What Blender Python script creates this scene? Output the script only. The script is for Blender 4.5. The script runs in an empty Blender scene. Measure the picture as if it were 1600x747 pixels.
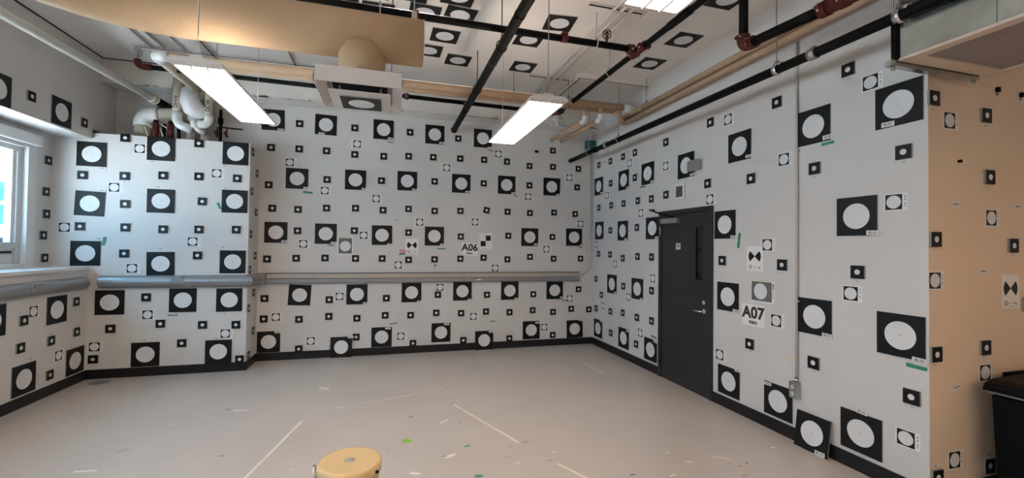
import bpy, bmesh, math, random
from mathutils import Matrix, Vector
random.seed(7)
PI = math.pi
S = bpy.context.scene
COL = S.collection

# ------------------------------------------------------------------ camera
cam_d = bpy.data.cameras.new('camera'); cam = bpy.data.objects.new('camera', cam_d); COL.objects.link(cam)
cam_d.sensor_width = 36.0; cam_d.sensor_fit = 'HORIZONTAL'; cam_d.lens = 678.6956 / 1600 * 36
cam_d.clip_start = .05; cam_d.clip_end = 200
fw = Vector((0.2742282, 0.96148824, 0.01841905)); rt = Vector((0.96150754, -0.2744793, 0.01282074)); up = Vector((-0.01738264, -0.01419424, 0.99974815))
M = Matrix((rt, up, -fw)).transposed().to_4x4(); M.translation = (0, 0, 1.7)
cam.matrix_world = M
S.camera = cam
# ------------------------------------------------------------------ world, light, exposure
w = bpy.data.worlds.new('sky'); S.world = w; w.use_nodes = True
nt = w.node_tree; bg = nt.nodes['Background']
bg.inputs[0].default_value = (.30, .66, 1.0, 1); bg.inputs[1].default_value = 3.6
S.view_settings.view_transform = 'Standard'; S.view_settings.look = 'None'
S.view_settings.exposure = 1.16; S.view_settings.gamma = 1; S.view_settings.use_curve_mapping = False
LAMP = 9.3                     # luminance of the ceiling-lamp lenses
UPLIGHT = 3.8                  # the lamps' upward slots
LAMP_COL = (1.0, .81, .65)
# daylight portal in the window opening (guides sampling of the sky)
sd = bpy.data.lights.new('sun', 'SUN'); sd.energy = 34; sd.angle = .03; sd.color = (1.0, .93, .88)
so = bpy.data.objects.new('sun', sd); COL.objects.link(so); so.rotation_euler = Vector((.06, .80, .60)).to_track_quat('Z', 'Y').to_euler()
for yy in (4.67, .77):
    pl = bpy.data.lights.new('window_portal', 'AREA'); pl.shape = 'RECTANGLE'; pl.size = 3.3; pl.size_y = 1.3; pl.cycles.is_portal = True
    po = bpy.data.objects.new('window_portal', pl); COL.objects.link(po)
    po.location = (-4.16, yy, 2.1); po.rotation_euler = (PI / 2, 0, -PI / 2)

# ------------------------------------------------------------------ key planes of the room (metres)
XL, XR, YB, YF, XS, ZC, YBM, ZBM, ZT, BB = -3.563, 3.533, 7.084, 6.618, -1.815, 4.063, 6.773, 3.752, 3.055, .115
WX, YT = -3.95, 2.065

# ------------------------------------------------------------------ materials
def mat(name, col, rough=.6, metal=0, bump=0, bscale=60, var=0, vscale=4, emit=None, es=0, col2=None, alpha=None, spec=None, trans=0):
    m = bpy.data.materials.new(name); m.use_nodes = True
    n = m.node_tree.nodes; l = m.node_tree.links; b = n['Principled BSDF']
    b.inputs['Base Color'].default_value = (*col, 1); b.inputs['Roughness'].default_value = rough; b.inputs['Metallic'].default_value = metal
    if spec is not None: b.inputs['Specular IOR Level'].default_value = spec
    if trans: b.inputs['Transmission Weight'].default_value = trans
    if var or bump:
        tc = n.new('ShaderNodeTexCoord')
    if var:
        no = n.new('ShaderNodeTexNoise'); no.inputs['Scale'].default_value = vscale; no.inputs['Detail'].default_value = 5
        r = n.new('ShaderNodeValToRGB'); c2 = col2 or tuple(c * (1 - var) for c in col)
        r.color_ramp.elements[0].position = .35; r.color_ramp.elements[1].position = .65
        r.color_ramp.elements[0].color = (*c2, 1); r.color_ramp.elements[1].color = (*col, 1)
        l.new(tc.outputs['Object'], no.inputs['Vector']); l.new(no.outputs['Fac'], r.inputs[0]); l.new(r.outputs[0], b.inputs['Base Color'])
    if bump:
        n2 = n.new('ShaderNodeTexNoise'); n2.inputs['Scale'].default_value = bscale; n2.inputs['Detail'].default_value = 4
        bp = n.new('ShaderNodeBump'); bp.inputs['Strength'].default_value = bump; bp.inputs['Distance'].default_value = .01
        l.new(tc.outputs['Object'], n2.inputs['Vector']); l.new(n2.outputs['Fac'], bp.inputs['Height']); l.new(bp.outputs[0], b.inputs['Normal'])
    if emit:
        b.inputs['Emission Color'].default_value = (*emit, 1); b.inputs['Emission Strength'].default_value = es
    return m
m_wall = mat('wall paint', (.64, .63, .622), .55, bump=.12, bscale=90, var=.03, vscale=1.5)
m_warmlit_wall = mat('wall paint tinted for warm light', (.76, .62, .485), .6, bump=.12, bscale=90, var=.03, vscale=1.5)  # white paint tinted tan, putting the warm lamplight into the colour
m_ceil = mat('ceiling paint', (.78, .745, .71), .8, bump=.25, bscale=70, var=.05, vscale=2.2)
m_joint = mat('dark joint paint', (.22, .21, .2), .9)  # dark slab tone showing in the plank joints
m_beam = mat('beam paint', (.70, .68, .64), .8, bump=.35, bscale=30, var=.06, vscale=5)
m_base = mat('black rubber baseboard', (.010, .010, .012), .42, spec=.35)
m_black = mat('black printed board', (.006, .006, .007), .45, var=.25, vscale=8, spec=.3)
m_edge = mat('board edge', (.25, .27, .25), .6)
m_disc = mat('white printed disc', (.70, .71, .73), .45)
m_paper = mat('white paper', (.79, .79, .78), .6)
m_ink = mat('black ink', (.02, .02, .025), .5)
m_lett = mat('grey small print', (.16, .16, .17), .6)
m_greyp = mat('grey printed paper', (.13, .135, .14), .5)
m_strip = mat('label paper', (.70, .69, .67), .5)
m_green = mat('green tape', (.03, .25, .12), .5)
m_lime = mat('lime tape', (.25, .55, .05), .5)
m_pink = mat('pink tape', (.62, .27, .30), .6)
m_dark = mat('dark tape', (.07, .08, .07), .5)
m_cream_t = mat('masking tape', (.67, .61, .50), .6)
m_white_t = mat('white tape', (.66, .63, .58), .5)
m_brown_t = mat('brown tape residue', (.36, .29, .22), .6)
m_grey_t = mat('grey tape residue', (.34, .32, .30), .6)
m_duct = mat('tan insulated duct jacket', (.46, .325, .20), .7, bump=.5, bscale=9, var=.08, vscale=3)
m_tanpipe = mat('tan pipe jacket', (.52, .365, .245), .85, bump=.15, bscale=20, var=.08, vscale=6, spec=.05)
m_bpipe = mat('black steel pipe', (.0025, .0025, .0025), .6, var=.3, vscale=14, col2=(.006, .006, .006), spec=.12)
m_red = mat('red grooved coupling', (.085, .015, .012), .5, bump=.2, spec=.3)
m_steel = mat('galvanised steel', (.50, .54, .52), .26, metal=.97, var=.35, vscale=4, bump=.03)
m_rod = mat('zinc rod', (.35, .35, .34), .4, metal=.7)
m_chrome = mat('chrome', (.75, .75, .76), .18, metal=1)
m_cpipe = mat('white pvc cover', (.68, .69, .69), .4, bump=.1, bscale=8)
m_beige = mat('beige pipe jacket', (.50, .45, .36), .6, bump=.1, var=.08, vscale=8)
m_wpipe = mat('cream painted pipe', (.58, .56, .50), .5, var=.08, vscale=10)
m_metalw = mat('white enamelled metal', (.62, .58, .56), .45)
m_cw = mat('bright white paint', (.78, .76, .73), .45)
m_white = mat('white plastic', (.68, .69, .69), .4)
m_lens = mat('lamp lens', (.9, .85, .75), .5, emit=LAMP_COL, es=LAMP)
m_lens_w = mat('warm lamp lens', (.9, .8, .6), .5, emit=(1.0, .62, .34), es=8.0)
m_lens_up = mat('lamp upper lens', (.9, .85, .75), .5, emit=LAMP_COL, es=UPLIGHT)
m_trunk = mat('grey aluminium trunking', (.30, .31, .32), .36, metal=.45, var=.06, vscale=3)
m_trunk2 = mat('beige grey trunking cover', (.45, .41, .36), .45, metal=.2)
m_outlet = mat('ivory outlet', (.62, .60, .52), .4)
m_door = mat('charcoal door paint', (.018, .019, .023), .42, bump=.04, bscale=200)
m_glassd = mat('dark door glass', (.004, .004, .005), .08)
m_gap = mat('dark cavity', (.01, .01, .01), .9)
m_teal = mat('teal plastic', (.02, .10, .13), .4)
m_conduit = mat('painted conduit', (.58, .53, .50), .5)
m_sash = mat('window sash', (.55, .57, .57), .4)
m_bin = mat('cream enamel', (.66, .48, .25), .16)
m_binrim = mat('cream enamel rim', (.66, .48, .25), .14)
m_cart = mat('black plastic', (.0025, .0025, .003), .5, spec=.12)
m_grille = mat('grey filter mesh', (.28, .24, .23), .8, bump=.3, bscale=300)
m_pinkf = mat('painted frame', (.60, .49, .40), .5)
m_teal2 = mat('teal cladding', (.03, .33, .38), .4)
m_pale = mat('pale cladding', (.7, .75, .76), .5)
m_ground = mat('pale bounce ground', (.80, .81, .82), .8, var=.1)  # made this pale to bounce daylight up through the window
m_stain = mat('floor stain', (.15, .14, .13), .5)

def glass_mat():
    m = bpy.data.materials.new('window glass'); m.use_nodes = True
    n = m.node_tree.nodes; l = m.node_tree.links; n.clear()
    o = n.new('ShaderNodeOutputMaterial'); mx = n.new('ShaderNodeMixShader'); t = n.new('ShaderNodeBsdfTransparent'); g = n.new('ShaderNodeBsdfGlossy')
    mx.inputs[0].default_value = .06; g.inputs['Roughness'].default_value = .02; t.inputs[0].default_value = (.93, .97, .97, 1)
    l.new(t.outputs[0], mx.inputs[1]); l.new(g.outputs[0], mx.inputs[2]); l.new(mx.outputs[0], o.inputs[0])
    return m
m_glass = glass_mat()

def floor_mat():
    m = mat('sheet vinyl floor', (.46, .415, .365), .27)
    n = m.node_tree.nodes; l = m.node_tree.links; b = n['Principled BSDF']
    tc = n.new('ShaderNodeTexCoord')
    n1 = n.new('ShaderNodeTexNoise'); n1.inputs['Scale'].default_value = 1.1; n1.inputs['Detail'].default_value = 6
    n2 = n.new('ShaderNodeTexNoise'); n2.inputs['Scale'].default_value = 150; n2.inputs['Detail'].default_value = 2
    r = n.new('ShaderNodeValToRGB'); r.color_ramp.elements[0].position = .3; r.color_ramp.elements[1].position = .7
    r.color_ramp.elements[0].color = (.50, .462, .435, 1); r.color_ramp.elements[1].color = (.55, .507, .475, 1)
    mx = n.new('ShaderNodeMixRGB'); mx.blend_type = 'SOFT_LIGHT'; mx.inputs[0].default_value = .18
    l.new(tc.outputs['Object'], n1.inputs['Vector']); l.new(tc.outputs['Object'], n2.inputs['Vector'])
    l.new(n1.outputs['Fac'], r.inputs[0]); l.new(r.outputs[0], mx.inputs[1]); l.new(n2.outputs['Color'], mx.inputs[2])
    l.new(mx.outputs[0], b.inputs['Base Color'])
    return m
m_floor = floor_mat()

# ------------------------------------------------------------------ mesh helpers
class MB:
    def __init__(s): s.bm = bmesh.new(); s.mats = []
    def mi(s, m):
        if m not in s.mats: s.mats.append(m)
        return s.mats.index(m)
    def box(s, x0, x1, y0, y1, z0, z1, m, bev=0):
        vs = [s.bm.verts.new(p) for p in ((x0,y0,z0),(x1,y0,z0),(x1,y1,z0),(x0,y1,z0),(x0,y0,z1),(x1,y0,z1),(x1,y1,z1),(x0,y1,z1))]
        fs = [s.bm.faces.new([vs[i] for i in f]) for f in ((3,2,1,0),(4,5,6,7),(0,1,5,4),(1,2,6,5),(2,3,7,6),(3,0,4,7))]
        k = s.mi(m)
        for f in fs: f.material_index = k
        if bev:
            es = list({e for f in fs for e in f.edges})
            r = bmesh.ops.bevel(s.bm, geom=es, offset=bev, segments=2, affect='EDGES', profile=.5)
            for f in r['faces']: f.material_index = k
        return s
    def prism(s, pts, d0, d1, m, axes=(0, 1, 2)):
        # polygon pts in axes[0],axes[1]; extruded along axes[2] from d0 to d1
        def P(p, d):
            v = [0, 0, 0]; v[axes[0]] = p[0]; v[axes[1]] = p[1]; v[axes[2]] = d; return v
        a = [s.bm.verts.new(P(p, d0)) for p in pts]; b = [s.bm.verts.new(P(p, d1)) for p in pts]
        k = s.mi(m); n = len(pts)
        fs = [s.bm.faces.new(a[::-1]), s.bm.faces.new(b)]
        for i in range(n): fs.append(s.bm.faces.new((a[i], a[(i+1) % n], b[(i+1) % n], b[i])))
        for f in fs: f.material_index = k
        return s
    def disc(s, cx, cy, r, z0, z1, m, n=32):
        return s.prism([(cx + r*math.cos(2*PI*i/n), cy + r*math.sin(2*PI*i/n)) for i in range(n)], z0, z1, m)
    def tube(s, pts, r, m, n=14, caps=True, radii=None):
        pts = [Vector(p) for p in pts]; k = s.mi(m); rings = []; prev = None
        for i, p in enumerate(pts):
            if i == 0: d = pts[1] - p
            elif i == len(pts) - 1: d = p - pts[i-1]
            else: d = (pts[i+1] - p).normalized() + (p - pts[i-1]).normalized()
            d.normalize()
            if prev is None:
                a = Vector((0, 0, 1)) if abs(d.z) < .9 else Vector((1, 0, 0))
                u = d.cross(a).normalized()
            else:
                u = (prev - d * prev.dot(d)).normalized()
            prev = u; v = d.cross(u); rr = radii[i] if radii else r
            rings.append([s.bm.verts.new(p + (u*math.cos(2*PI*j/n) + v*math.sin(2*PI*j/n)) * rr) for j in range(n)])
        for a, b in zip(rings, rings[1:]):
            for j in range(n):
                f = s.bm.faces.new((a[j], a[(j+1) % n], b[(j+1) % n], b[j])); f.material_index = k; f.smooth = True
        if caps:
            for rg in (rings[0][::-1], rings[-1]):
                f = s.bm.faces.new(rg); f.material_index = k
        return s
    def lathe(s, prof, m, c=(0, 0, 0), n=40):
        k = s.mi(m); rings = []
        for r, z in prof:
            if r < 1e-6: rings.append([s.bm.verts.new((c[0], c[1], c[2] + z))])
            else: rings.append([s.bm.verts.new((c[0] + r*math.cos(2*PI*j/n), c[1] + r*math.sin(2*PI*j/n), c[2] + z)) for j in range(n)])
        for a, b in zip(rings, rings[1:]):
            for j in range(n):
                q = [a[j % len(a)], a[(j+1) % n % len(a)], b[(j+1) % n % len(b)], b[j % len(b)]]
                q2 = []
                for x in q:
                    if x not in q2: q2.append(x)
                if len(q2) > 2:
                    f = s.bm.faces.new(q2); f.material_index = k; f.smooth = True
        return s
    def quad(s, p, m):
        f = s.bm.faces.new([s.bm.verts.new(x) for x in p]); f.material_index = s.mi(m); return s
    def mesh(s, name):
        bmesh.ops.recalc_face_normals(s.bm, faces=s.bm.faces)
        me = bpy.data.meshes.new(name); s.bm.to_mesh(me); s.bm.free()
        for m in s.mats: me.materials.append(m)
        return me
    def build(s, name, parent=None, label=None):
        o = bpy.data.objects.new(name, s.mesh(name)); COL.objects.link(o)
        if parent: o.parent = parent
        if label: o['label'] = label
        return o
def arc(c, a, b, n=8):
    # quarter bend from point a to point b around corner c (a, b at equal distance from corner c)
    c, a, b = Vector(c), Vector(a), Vector(b); o = a + b - c; r = (a - o).length
    return [o + (a - o) * math.cos(t) + (b - o) * math.sin(t) for t in [PI/2*i/n for i in range(n+1)]]
def inst(name, me, parent=None, loc=(0, 0, 0)):
    o = bpy.data.objects.new(name, me); COL.objects.link(o); o.location = loc
    if parent: o.parent = parent
    return o
def thing(name, label, cat, loc=(0, 0, 0), group=None):
    o = bpy.data.objects.new(name, None); COL.objects.link(o); o.location = loc; o.empty_display_size = .05
    o['label'] = label; o['category'] = cat
    if group: o['group'] = group
    return o
def tag(o, label, cat, group=None):
    o['label'] = label; o['category'] = cat
    if group: o['group'] = group
    return o
def struct(o, label=None):
    o['kind'] = 'structure'
    if label: o['label'] = label
    return o
_txt = {}
def text_mesh(s, h, m, bold=0):
    k = (s, h, bold)
    if k not in _txt:
        c = bpy.data.curves.new('txt', 'FONT'); c.body = s; c.align_x = 'CENTER'; c.align_y = 'CENTER'; c.size = h / .7; c.offset = bold; c.extrude = .0004; c.resolution_u = 3
        o = bpy.data.objects.new('txt', c); COL.objects.link(o)
        dg = bpy.context.evaluated_depsgraph_get(); me = bpy.data.meshes.new_from_object(o.evaluated_get(dg)); me.materials.clear(); me.materials.append(m)
        bpy.data.objects.remove(o); _txt[k] = me
    return _txt[k]
# wall frames: origin, right vector, up vector (normal = right x up, into the room)
FR = {'back': ((0, YB, 0), (1, 0, 0), (0, 0, 1)), 'chase': ((0, YF, 0), (1, 0, 0), (0, 0, 1)), 'tan': ((0, YT, 0), (1, 0, 0), (0, 0, 1)),
      'side': ((XS, 0, 0), (0, 1, 0), (0, 0, 1)), 'left': ((XL, 0, 0), (0, 1, 0), (0, 0, 1)), 'reveal': ((WX, 0, 0), (0, 1, 0), (0, 0, 1)),
      'right': ((XR, 0, 0), (0, -1, 0), (0, 0, 1)), 'ceil': ((0, 0, ZC), (1, 0, 0), (0, -1, 0)), 'floor': ((0, 0, 0), (1, 0, 0), (0, 1, 0))}
def wall_matrix(wl, a, b, roll=0, off=0):
    o, r, u = (Vector(v) for v in FR[wl]); n = r.cross(u)
    R = Matrix((r, u, n)).transposed().to_4x4(); R.translation = o + r*a + u*b + n*off
    return R @ Matrix.Rotation(math.radians(roll), 4, 'Z')

# targets: kind, wall, row, across, up, roll, strip or caption, text
T = [
('B','back',1,-1.655,3.524,1,(0.103,-0.136),''),
('B','back',1,-0.935,3.515,-1,(-0.056,-0.137),''),
('B','back',1,-0.097,3.514,0,(0.107,-0.132),''),
('B','back',1,0.699,3.503,0,(0.112,-0.128),''),
('B','back',1,1.492,3.505,0,(0.121,-0.147),''),
('B','back',2,-1.317,2.677,0,(0.129,-0.135),''),
('B','back',2,-0.498,2.702,0,(0.133,-0.133),''),
('B','back',2,0.278,2.727,0,(0.115,-0.134),''),
('B','back',2,1.14,2.731,0,(0.112,-0.131),''),
('B','back',2,1.914,2.748,0,(0.127,-0.133),''),
('B','back',2,2.727,2.758,0,(0.123,-0.134),''),
('B','back',3,-1.585,1.87,0,(0.117,-0.13),''),
('B','back',3,-0.906,1.864,0,(0.115,-0.135),''),
('B','back',3,-0.092,1.858,0.5,(0.118,-0.146),''),
('B','back',3,0.717,1.859,0,(0.134,-0.136),''),
('B','back',3,2.336,1.873,0,(0.116,-0.124),''),
('B','back',3,3.159,1.887,0,(0.16,-0.137),''),
('B','back',4,-1.248,0.946,-3,(0.126,-0.166),''),
('B','back',4,-0.445,0.942,0,(0.132,-0.139),''),
('B','back',4,0.373,0.957,0,(0.129,-0.144),''),
('B','back',4,1.186,0.966,0,(0.128,-0.141),''),
('B','back',4,1.992,0.963,0,(0.124,-0.138),''),
('B','back',4,2.804,0.956,0,(0.141,-0.125),''),
('B','back',5,-1.649,0.273,0.5,(0.117,0.137),''),
('B','back',5,-0.071,0.273,0,(0.093,0.131),''),
('B','back',5,0.847,0.305,0,(0.089,0.131),''),
('B','back',5,2.382,0.283,0,(0.113,0.124),''),
('B','back',5,3.188,0.273,1,(0.116,0.147),''),
('S','back',1,-1.299,3.498,0,-1,''),
('S','back',1,-0.523,3.502,0,-1,''),
('S','back',1,0.307,3.505,0,-1,''),
('S','back',1,1.079,3.468,0,-1,''),
('S','back',1,2.739,3.391,0,-1,''),
('S','back',2,-1.674,3.114,0,-1,''),
('S','back',2,-1.297,3.12,0,-1,''),
('S','back',2,-0.919,3.119,0,-1,''),
('S','back',2,-0.517,3.093,0,-1,''),
('S','back',2,-0.088,3.095,0,-1,''),
('S','back',2,0.29,3.122,0,-1,''),
('S','back',2,0.678,3.133,0,-1,''),
('S','back',2,1.115,3.141,0,-1,''),
('S','back',2,1.517,3.148,0,-1,''),
('S','back',2,1.913,3.142,0,-1,''),
('S','back',2,2.315,3.095,0,-1,''),
('S','back',2,2.743,3.107,0,-1,''),
('S','back',2,3.225,3.103,0,-1,''),
('S','back',3,-1.693,2.564,0,-1,''),
('S','back',3,-0.904,2.684,0,-1,''),
('S','back',3,-0.118,2.71,0,-1,''),
('S','back',3,0.706,2.743,0,-1,''),
('S','back',3,1.515,2.753,0,-1,''),
('S','back',3,2.316,2.76,0,-1,''),
('S','back',3,3.207,2.771,0,-1,''),
('S','back',4,-1.638,2.223,0,-1,''),
('S','back',4,-1.295,2.216,0,-1,''),
('S','back',4,-0.903,2.252,0,-1,''),
('S','back',4,-0.49,2.265,0,-1,''),
('S','back',4,-0.085,2.25,0,-1,''),
('S','back',4,0.303,2.283,0,-1,''),
('S','back',4,0.714,2.267,0,-1,''),
('S','back',4,1.132,2.28,0,-1,''),
('S','back',4,1.571,2.307,-12,-1,''),
('S','back',4,1.934,2.294,0,-1,''),
('S','back',4,2.331,2.286,-3,-1,''),
('S','back',4,2.774,2.31,0,-1,''),
('S','back',4,3.174,2.298,6,-1,''),
('S','back',5,-1.295,1.9,0,-1,''),
('S','back',5,-0.502,1.92,0,-1,''),
('S','back',5,0.31,1.908,0,-1,''),
('S','back',5,1.144,1.86,0,-1,''),
('S','back',5,1.952,1.888,0,-1,''),
('S','back',5,2.748,1.884,0,-1,''),
('S','back',6,-1.693,1.48,0,-1,''),
('S','back',6,-1.306,1.492,0,-1,''),
('S','back',6,-0.91,1.498,0,-1,''),
('S','back',6,-0.476,1.494,0,-1,''),
('S','back',6,-0.084,1.494,0,-1,''),
('S','back',6,0.317,1.476,0,-1,''),
('S','back',6,0.724,1.485,0,-1,''),
('S','back',6,1.142,1.498,0,-1,''),
('S','back',6,1.531,1.516,0,-1,''),
('S','back',6,1.941,1.491,0,-1,''),
('S','back',6,2.341,1.535,0,-1,''),
('S','back',6,2.774,1.506,0,-1,''),
('S','back',6,3.284,1.511,0,-1,''),
('S','back',7,-1.714,0.905,0,-1,''),
('S','back',7,-0.839,0.87,0,-1,''),
('S','back',7,-0.011,0.876,0,-1,''),
('S','back',7,0.787,0.916,0,-1,''),
('S','back',7,1.597,0.9,3,-1,''),
('S','back',7,2.41,0.896,0,-1,''),
('S','back',7,3.252,0.969,0,-1,''),
('S','back',8,-1.718,0.608,0,-1,''),
('S','back',8,-1.25,0.587,0,-1,''),
('S','back',8,-0.84,0.618,0,-1,''),
('S','back',8,-0.439,0.576,0,-1,''),
('S','back',8,-0.024,0.61,0,-1,''),
('S','back',8,0.363,0.6,0,-1,''),
('S','back',8,0.765,0.625,0,-1,''),
('S','back',8,1.167,0.609,0,-1,''),
('S','back',8,1.584,0.623,2,-1,''),
('S','back',8,1.99,0.6,0,-1,''),
('S','back',8,2.402,0.621,0,-1,''),
('S','back',8,2.774,0.582,0,-1,''),
('S','back',8,3.117,0.628,0,-1,''),
('S','back',8,3.456,0.608,0,-1,''),
('S','back',9,-1.242,0.152,0,1,''),
('S','back',9,-0.445,0.291,0,-1,''),
('S','back',9,0.406,0.157,0,1,''),
('S','back',9,1.209,0.166,0,1,''),
('S','back',9,1.991,0.162,0,1,''),
('S','back',9,2.774,0.184,0,1,''),
('P','back','U',-1.422,2.913,0,1,''),
('P','back','U',-0.934,2.516,0,1,''),
('P','back','U',-0.485,3.259,0,-1,''),
('P','back','U',-0.19,2.427,0,1,''),
('P','back','U',0.897,2.978,0,-1,''),
('P','back','U',1.763,3.265,0,1,''),
('P','back','U',3.06,2.938,0,-1,''),
('P','back','U',2.299,2.568,0,1,''),
('P','back','U',-1.215,1.707,0,1,''),
('P','back','U',-0.365,1.851,0,1,''),
('P','back','U',0.16,1.394,0,1,''),
('P','back','U',0.482,2.078,0,-1,''),
('P','back','U',1.38,2.106,0,1,''),
('P','back','U',1.734,1.343,0,1,''),
('P','back','U',2.644,1.668,0,1,''),
('P','back','U',3.282,2.128,0,-1,''),
('P','back','L',-1.562,0.629,0,1,''),
('P','back','L',-1.084,0.258,0,1,''),
('P','back','L',-0.695,0.915,0,-1,''),
('P','back','L',0.219,0.272,0,1,''),
('P','back','L',0.82,1.032,0,1,''),
('P','back','L',1.375,0.546,0,1,''),
('P','back','L',2.62,0.323,0,1,''),
('P','back','L',3.088,0.808,0,1,''),
('B','chase',1,-3.561,2.788,0,(0.107,-0.173),''),
('B','chase',1,-2.835,2.908,0,(-0.092,-0.172),''),
('B','chase',1,-1.989,2.907,0,(-0.116,-0.174),''),
('B','chase',2,-3.565,2.172,-2.2,(0.111,0.172),''),
('B','chase',2,-2.821,2.234,0,(-0.038,0.18),''),
('B','chase',2,-1.986,2.263,0,(-0.109,0.172),''),
('B','chase',3,-3.594,1.555,0,(0.131,0.183),''),
('B','chase',3,-2.806,1.426,0.8,(-0.003,0.193),''),
('B','chase',3,-1.992,1.454,0,(-0.118,0.192),''),
('B','chase',4,-3.332,0.942,0,(0.111,-0.174),''),
('B','chase',4,-2.55,0.954,0,(-0.075,-0.172),''),
('B','chase',4,-2.021,0.947,0,(-0.052,-0.181),''),
('B','chase',5,-2.943,0.274,0,(-0.011,0.18),''),
('B','chase',5,-2.129,0.269,0,(-0.038,0.181),''),
('S','chase',1,-3.219,3.018,0,-1,''),
('S','chase',1,-2.416,3.009,0,-1,''),
('S','chase',2,-3.646,2.521,0,0,''),
('S','chase',2,-3.216,2.533,0,-1,''),
('S','chase',2,-2.804,2.564,0,-1,''),
('S','chase',2,-2.406,2.574,0,-1,''),
('S','chase',2,-1.962,2.573,-2,-1,''),
('S','chase',3,-3.202,2.181,0,-1,''),
('S','chase',3,-2.36,2.247,-2,-1,''),
('S','chase',4,-3.655,1.886,0,1,''),
('S','chase',4,-3.191,1.885,0,1,''),
('S','chase',4,-2.788,1.87,0,1,''),
('S','chase',4,-2.39,1.877,0,1,''),
('S','chase',4,-1.958,1.885,0,1,''),
('S','chase',5,-3.196,1.555,0,1,''),
('S','chase',5,-2.399,1.537,0,1,''),
('S','chase',6,-2.95,1.0,0,-1,''),
('S','chase',7,-3.315,0.615,0,0,''),
('S','chase',7,-2.789,0.658,0,-1,''),
('S','chase',7,-2.321,0.627,0,1,''),
('S','chase',7,-1.935,0.615,0,-1,''),
('S','chase',8,-2.549,0.398,0,1,''),
('S','chase',8,-3.483,0.245,0,0,''),
('S','chase',8,-1.879,0.155,0,1,''),
('P','chase','U',-3.067,2.894,0,1,''),
('P','chase','U',-3.325,2.386,0,1,''),
('P','chase','U',-3.815,1.872,0,1,''),
('P','chase','U',-3.114,1.368,0,1,''),
('P','chase','U',-2.206,2.628,0,1,''),
('P','chase','U',-2.461,1.717,0,1,''),
('P','chase','L',-2.934,0.776,0,1,''),
('P','chase','L',-2.06,0.5,0,1,''),
('P','chase','L',-3.478,0.396,0,1,''),
('S','side',0,6.694,2.957,0,0,''),
('S','side',0,6.92,2.699,0,0,''),
('S','side',0,6.696,2.417,0,0,''),
('S','side',0,6.909,2.143,0,0,''),
('S','side',0,6.682,1.829,0,0,''),
('S','side',0,6.906,1.529,0,0,''),
('S','side',0,6.671,1.345,0,0,''),
('S','side',0,6.884,1.011,0,0,''),
('S','side',0,6.661,0.822,0,0,''),
('S','side',0,6.899,0.477,0,0,''),
('S','side',0,6.711,0.179,0,0,''),
('S','reveal',0,6.534,2.668,0,-1,''),
('S','reveal',0,6.512,2.29,0,-1,''),
('S','reveal',0,6.529,2.025,0,-1,''),
('S','reveal',0,6.492,1.768,0,1,''),
('S','reveal',0,6.523,1.499,0,1,''),
('B','left',1,5.238,3.133,0,None,''),
('B','left',1,6.073,3.15,0,(-0.249,-0.152),''),
('B','left',2,5.264,0.936,0,None,''),
('B','left',2,6.097,0.932,0,None,''),
('B','left',2,5.663,0.285,0,(0.073,0.187),''),
('B','left',2,6.419,0.281,0,(-0.076,0.174),''),
('S','left',1,5.636,3.187,0,0,''),
('S','left',1,6.447,3.137,0,0,''),
('S','left',2,5.633,0.887,0,-1,''),
('S','left',2,6.401,0.984,0,-1,''),
('S','left',2,6.425,0.621,0,1,''),
('S','left',2,6.018,0.601,0,1,''),
('S','left',2,5.602,0.614,0,1,''),
('S','left',2,6.012,0.228,0,1,''),
('P','left','L',5.768,0.96,0,1,''),
('P','left','L',6.154,0.406,0,1,''),
('B','right',1,-6.877,2.78,0,(0.109,-0.127),''),
('B','right',1,-6.041,2.769,0,(0.125,-0.135),''),
('B','right',1,-5.388,2.768,0,(0.118,-0.133),''),
('B','right',1,-4.565,2.737,0,(0.121,-0.13),''),
('B','right',1,-3.714,2.786,0,(0.127,-0.127),''),
('B','right',1,-2.891,2.78,0,(0.132,-0.124),'BL08'),
('B','right',1,-2.238,2.768,0,(-0.066,-0.129),'BL02'),
('B','right',2,-6.843,2.004,0,(0.132,-0.155),''),
('B','right',2,-6.057,1.977,0,(0.101,-0.136),''),
('B','right',2,-5.267,1.986,0,(0.11,-0.132),''),
('B','right',2,-3.916,1.974,0,(0.128,-0.136),''),
('B','right',2,-2.532,1.976,0,(0.12,-0.133),'BL15'),
('B','right',3,-6.385,1.116,0,(0.116,-0.132),''),
('B','right',3,-5.634,1.109,0,(0.116,-0.139),''),
('B','right',3,-3.869,1.194,0,(0.118,-0.136),''),
('B','right',3,-2.881,1.135,0,(0.115,-0.14),'BL07'),
('B','right',3,-2.231,1.104,0,(0.118,-0.149),'BL20'),
('B','right',4,-6.855,0.309,0,(0.117,0.142),''),
('B','right',4,-6.008,0.314,0,(0.124,0.13),''),
('B','right',4,-5.291,0.299,0,(0.121,0.136),''),
('B','right',4,-3.853,0.292,0,(0.128,0.151),''),
('B','right',4,-3.242,0.291,0,(-0.111,0.131),''),
('B','right',4,-2.503,0.299,0,(0.01,0.168),'BL25'),
('S','right',1,-2.59,3.157,0,-1,''),
('S','right',1,-3.255,3.104,0,-1,''),
('S','right',1,-4.138,3.155,0,-1,''),
('S','right',1,-4.966,3.118,0,-1,''),
('S','right',1,-5.718,3.134,0,-1,''),
('S','right',1,-6.058,3.139,0,-1,''),
('S','right',1,-6.461,3.145,0,-1,''),
('S','right',1,-6.875,3.156,0,-1,''),
('S','right',2,-6.448,2.775,0,-1,''),
('S','right',2,-5.713,2.759,0,-1,''),
('S','right',2,-2.203,2.414,0,-1,''),
('S','right',3,-6.867,2.403,0,-1,''),
('S','right',3,-6.425,2.407,0,-1,''),
('S','right',3,-6.035,2.401,0,-1,''),
('S','right',3,-5.629,2.404,0,-1,''),
('S','right',3,-5.289,2.397,0,-1,''),
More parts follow.
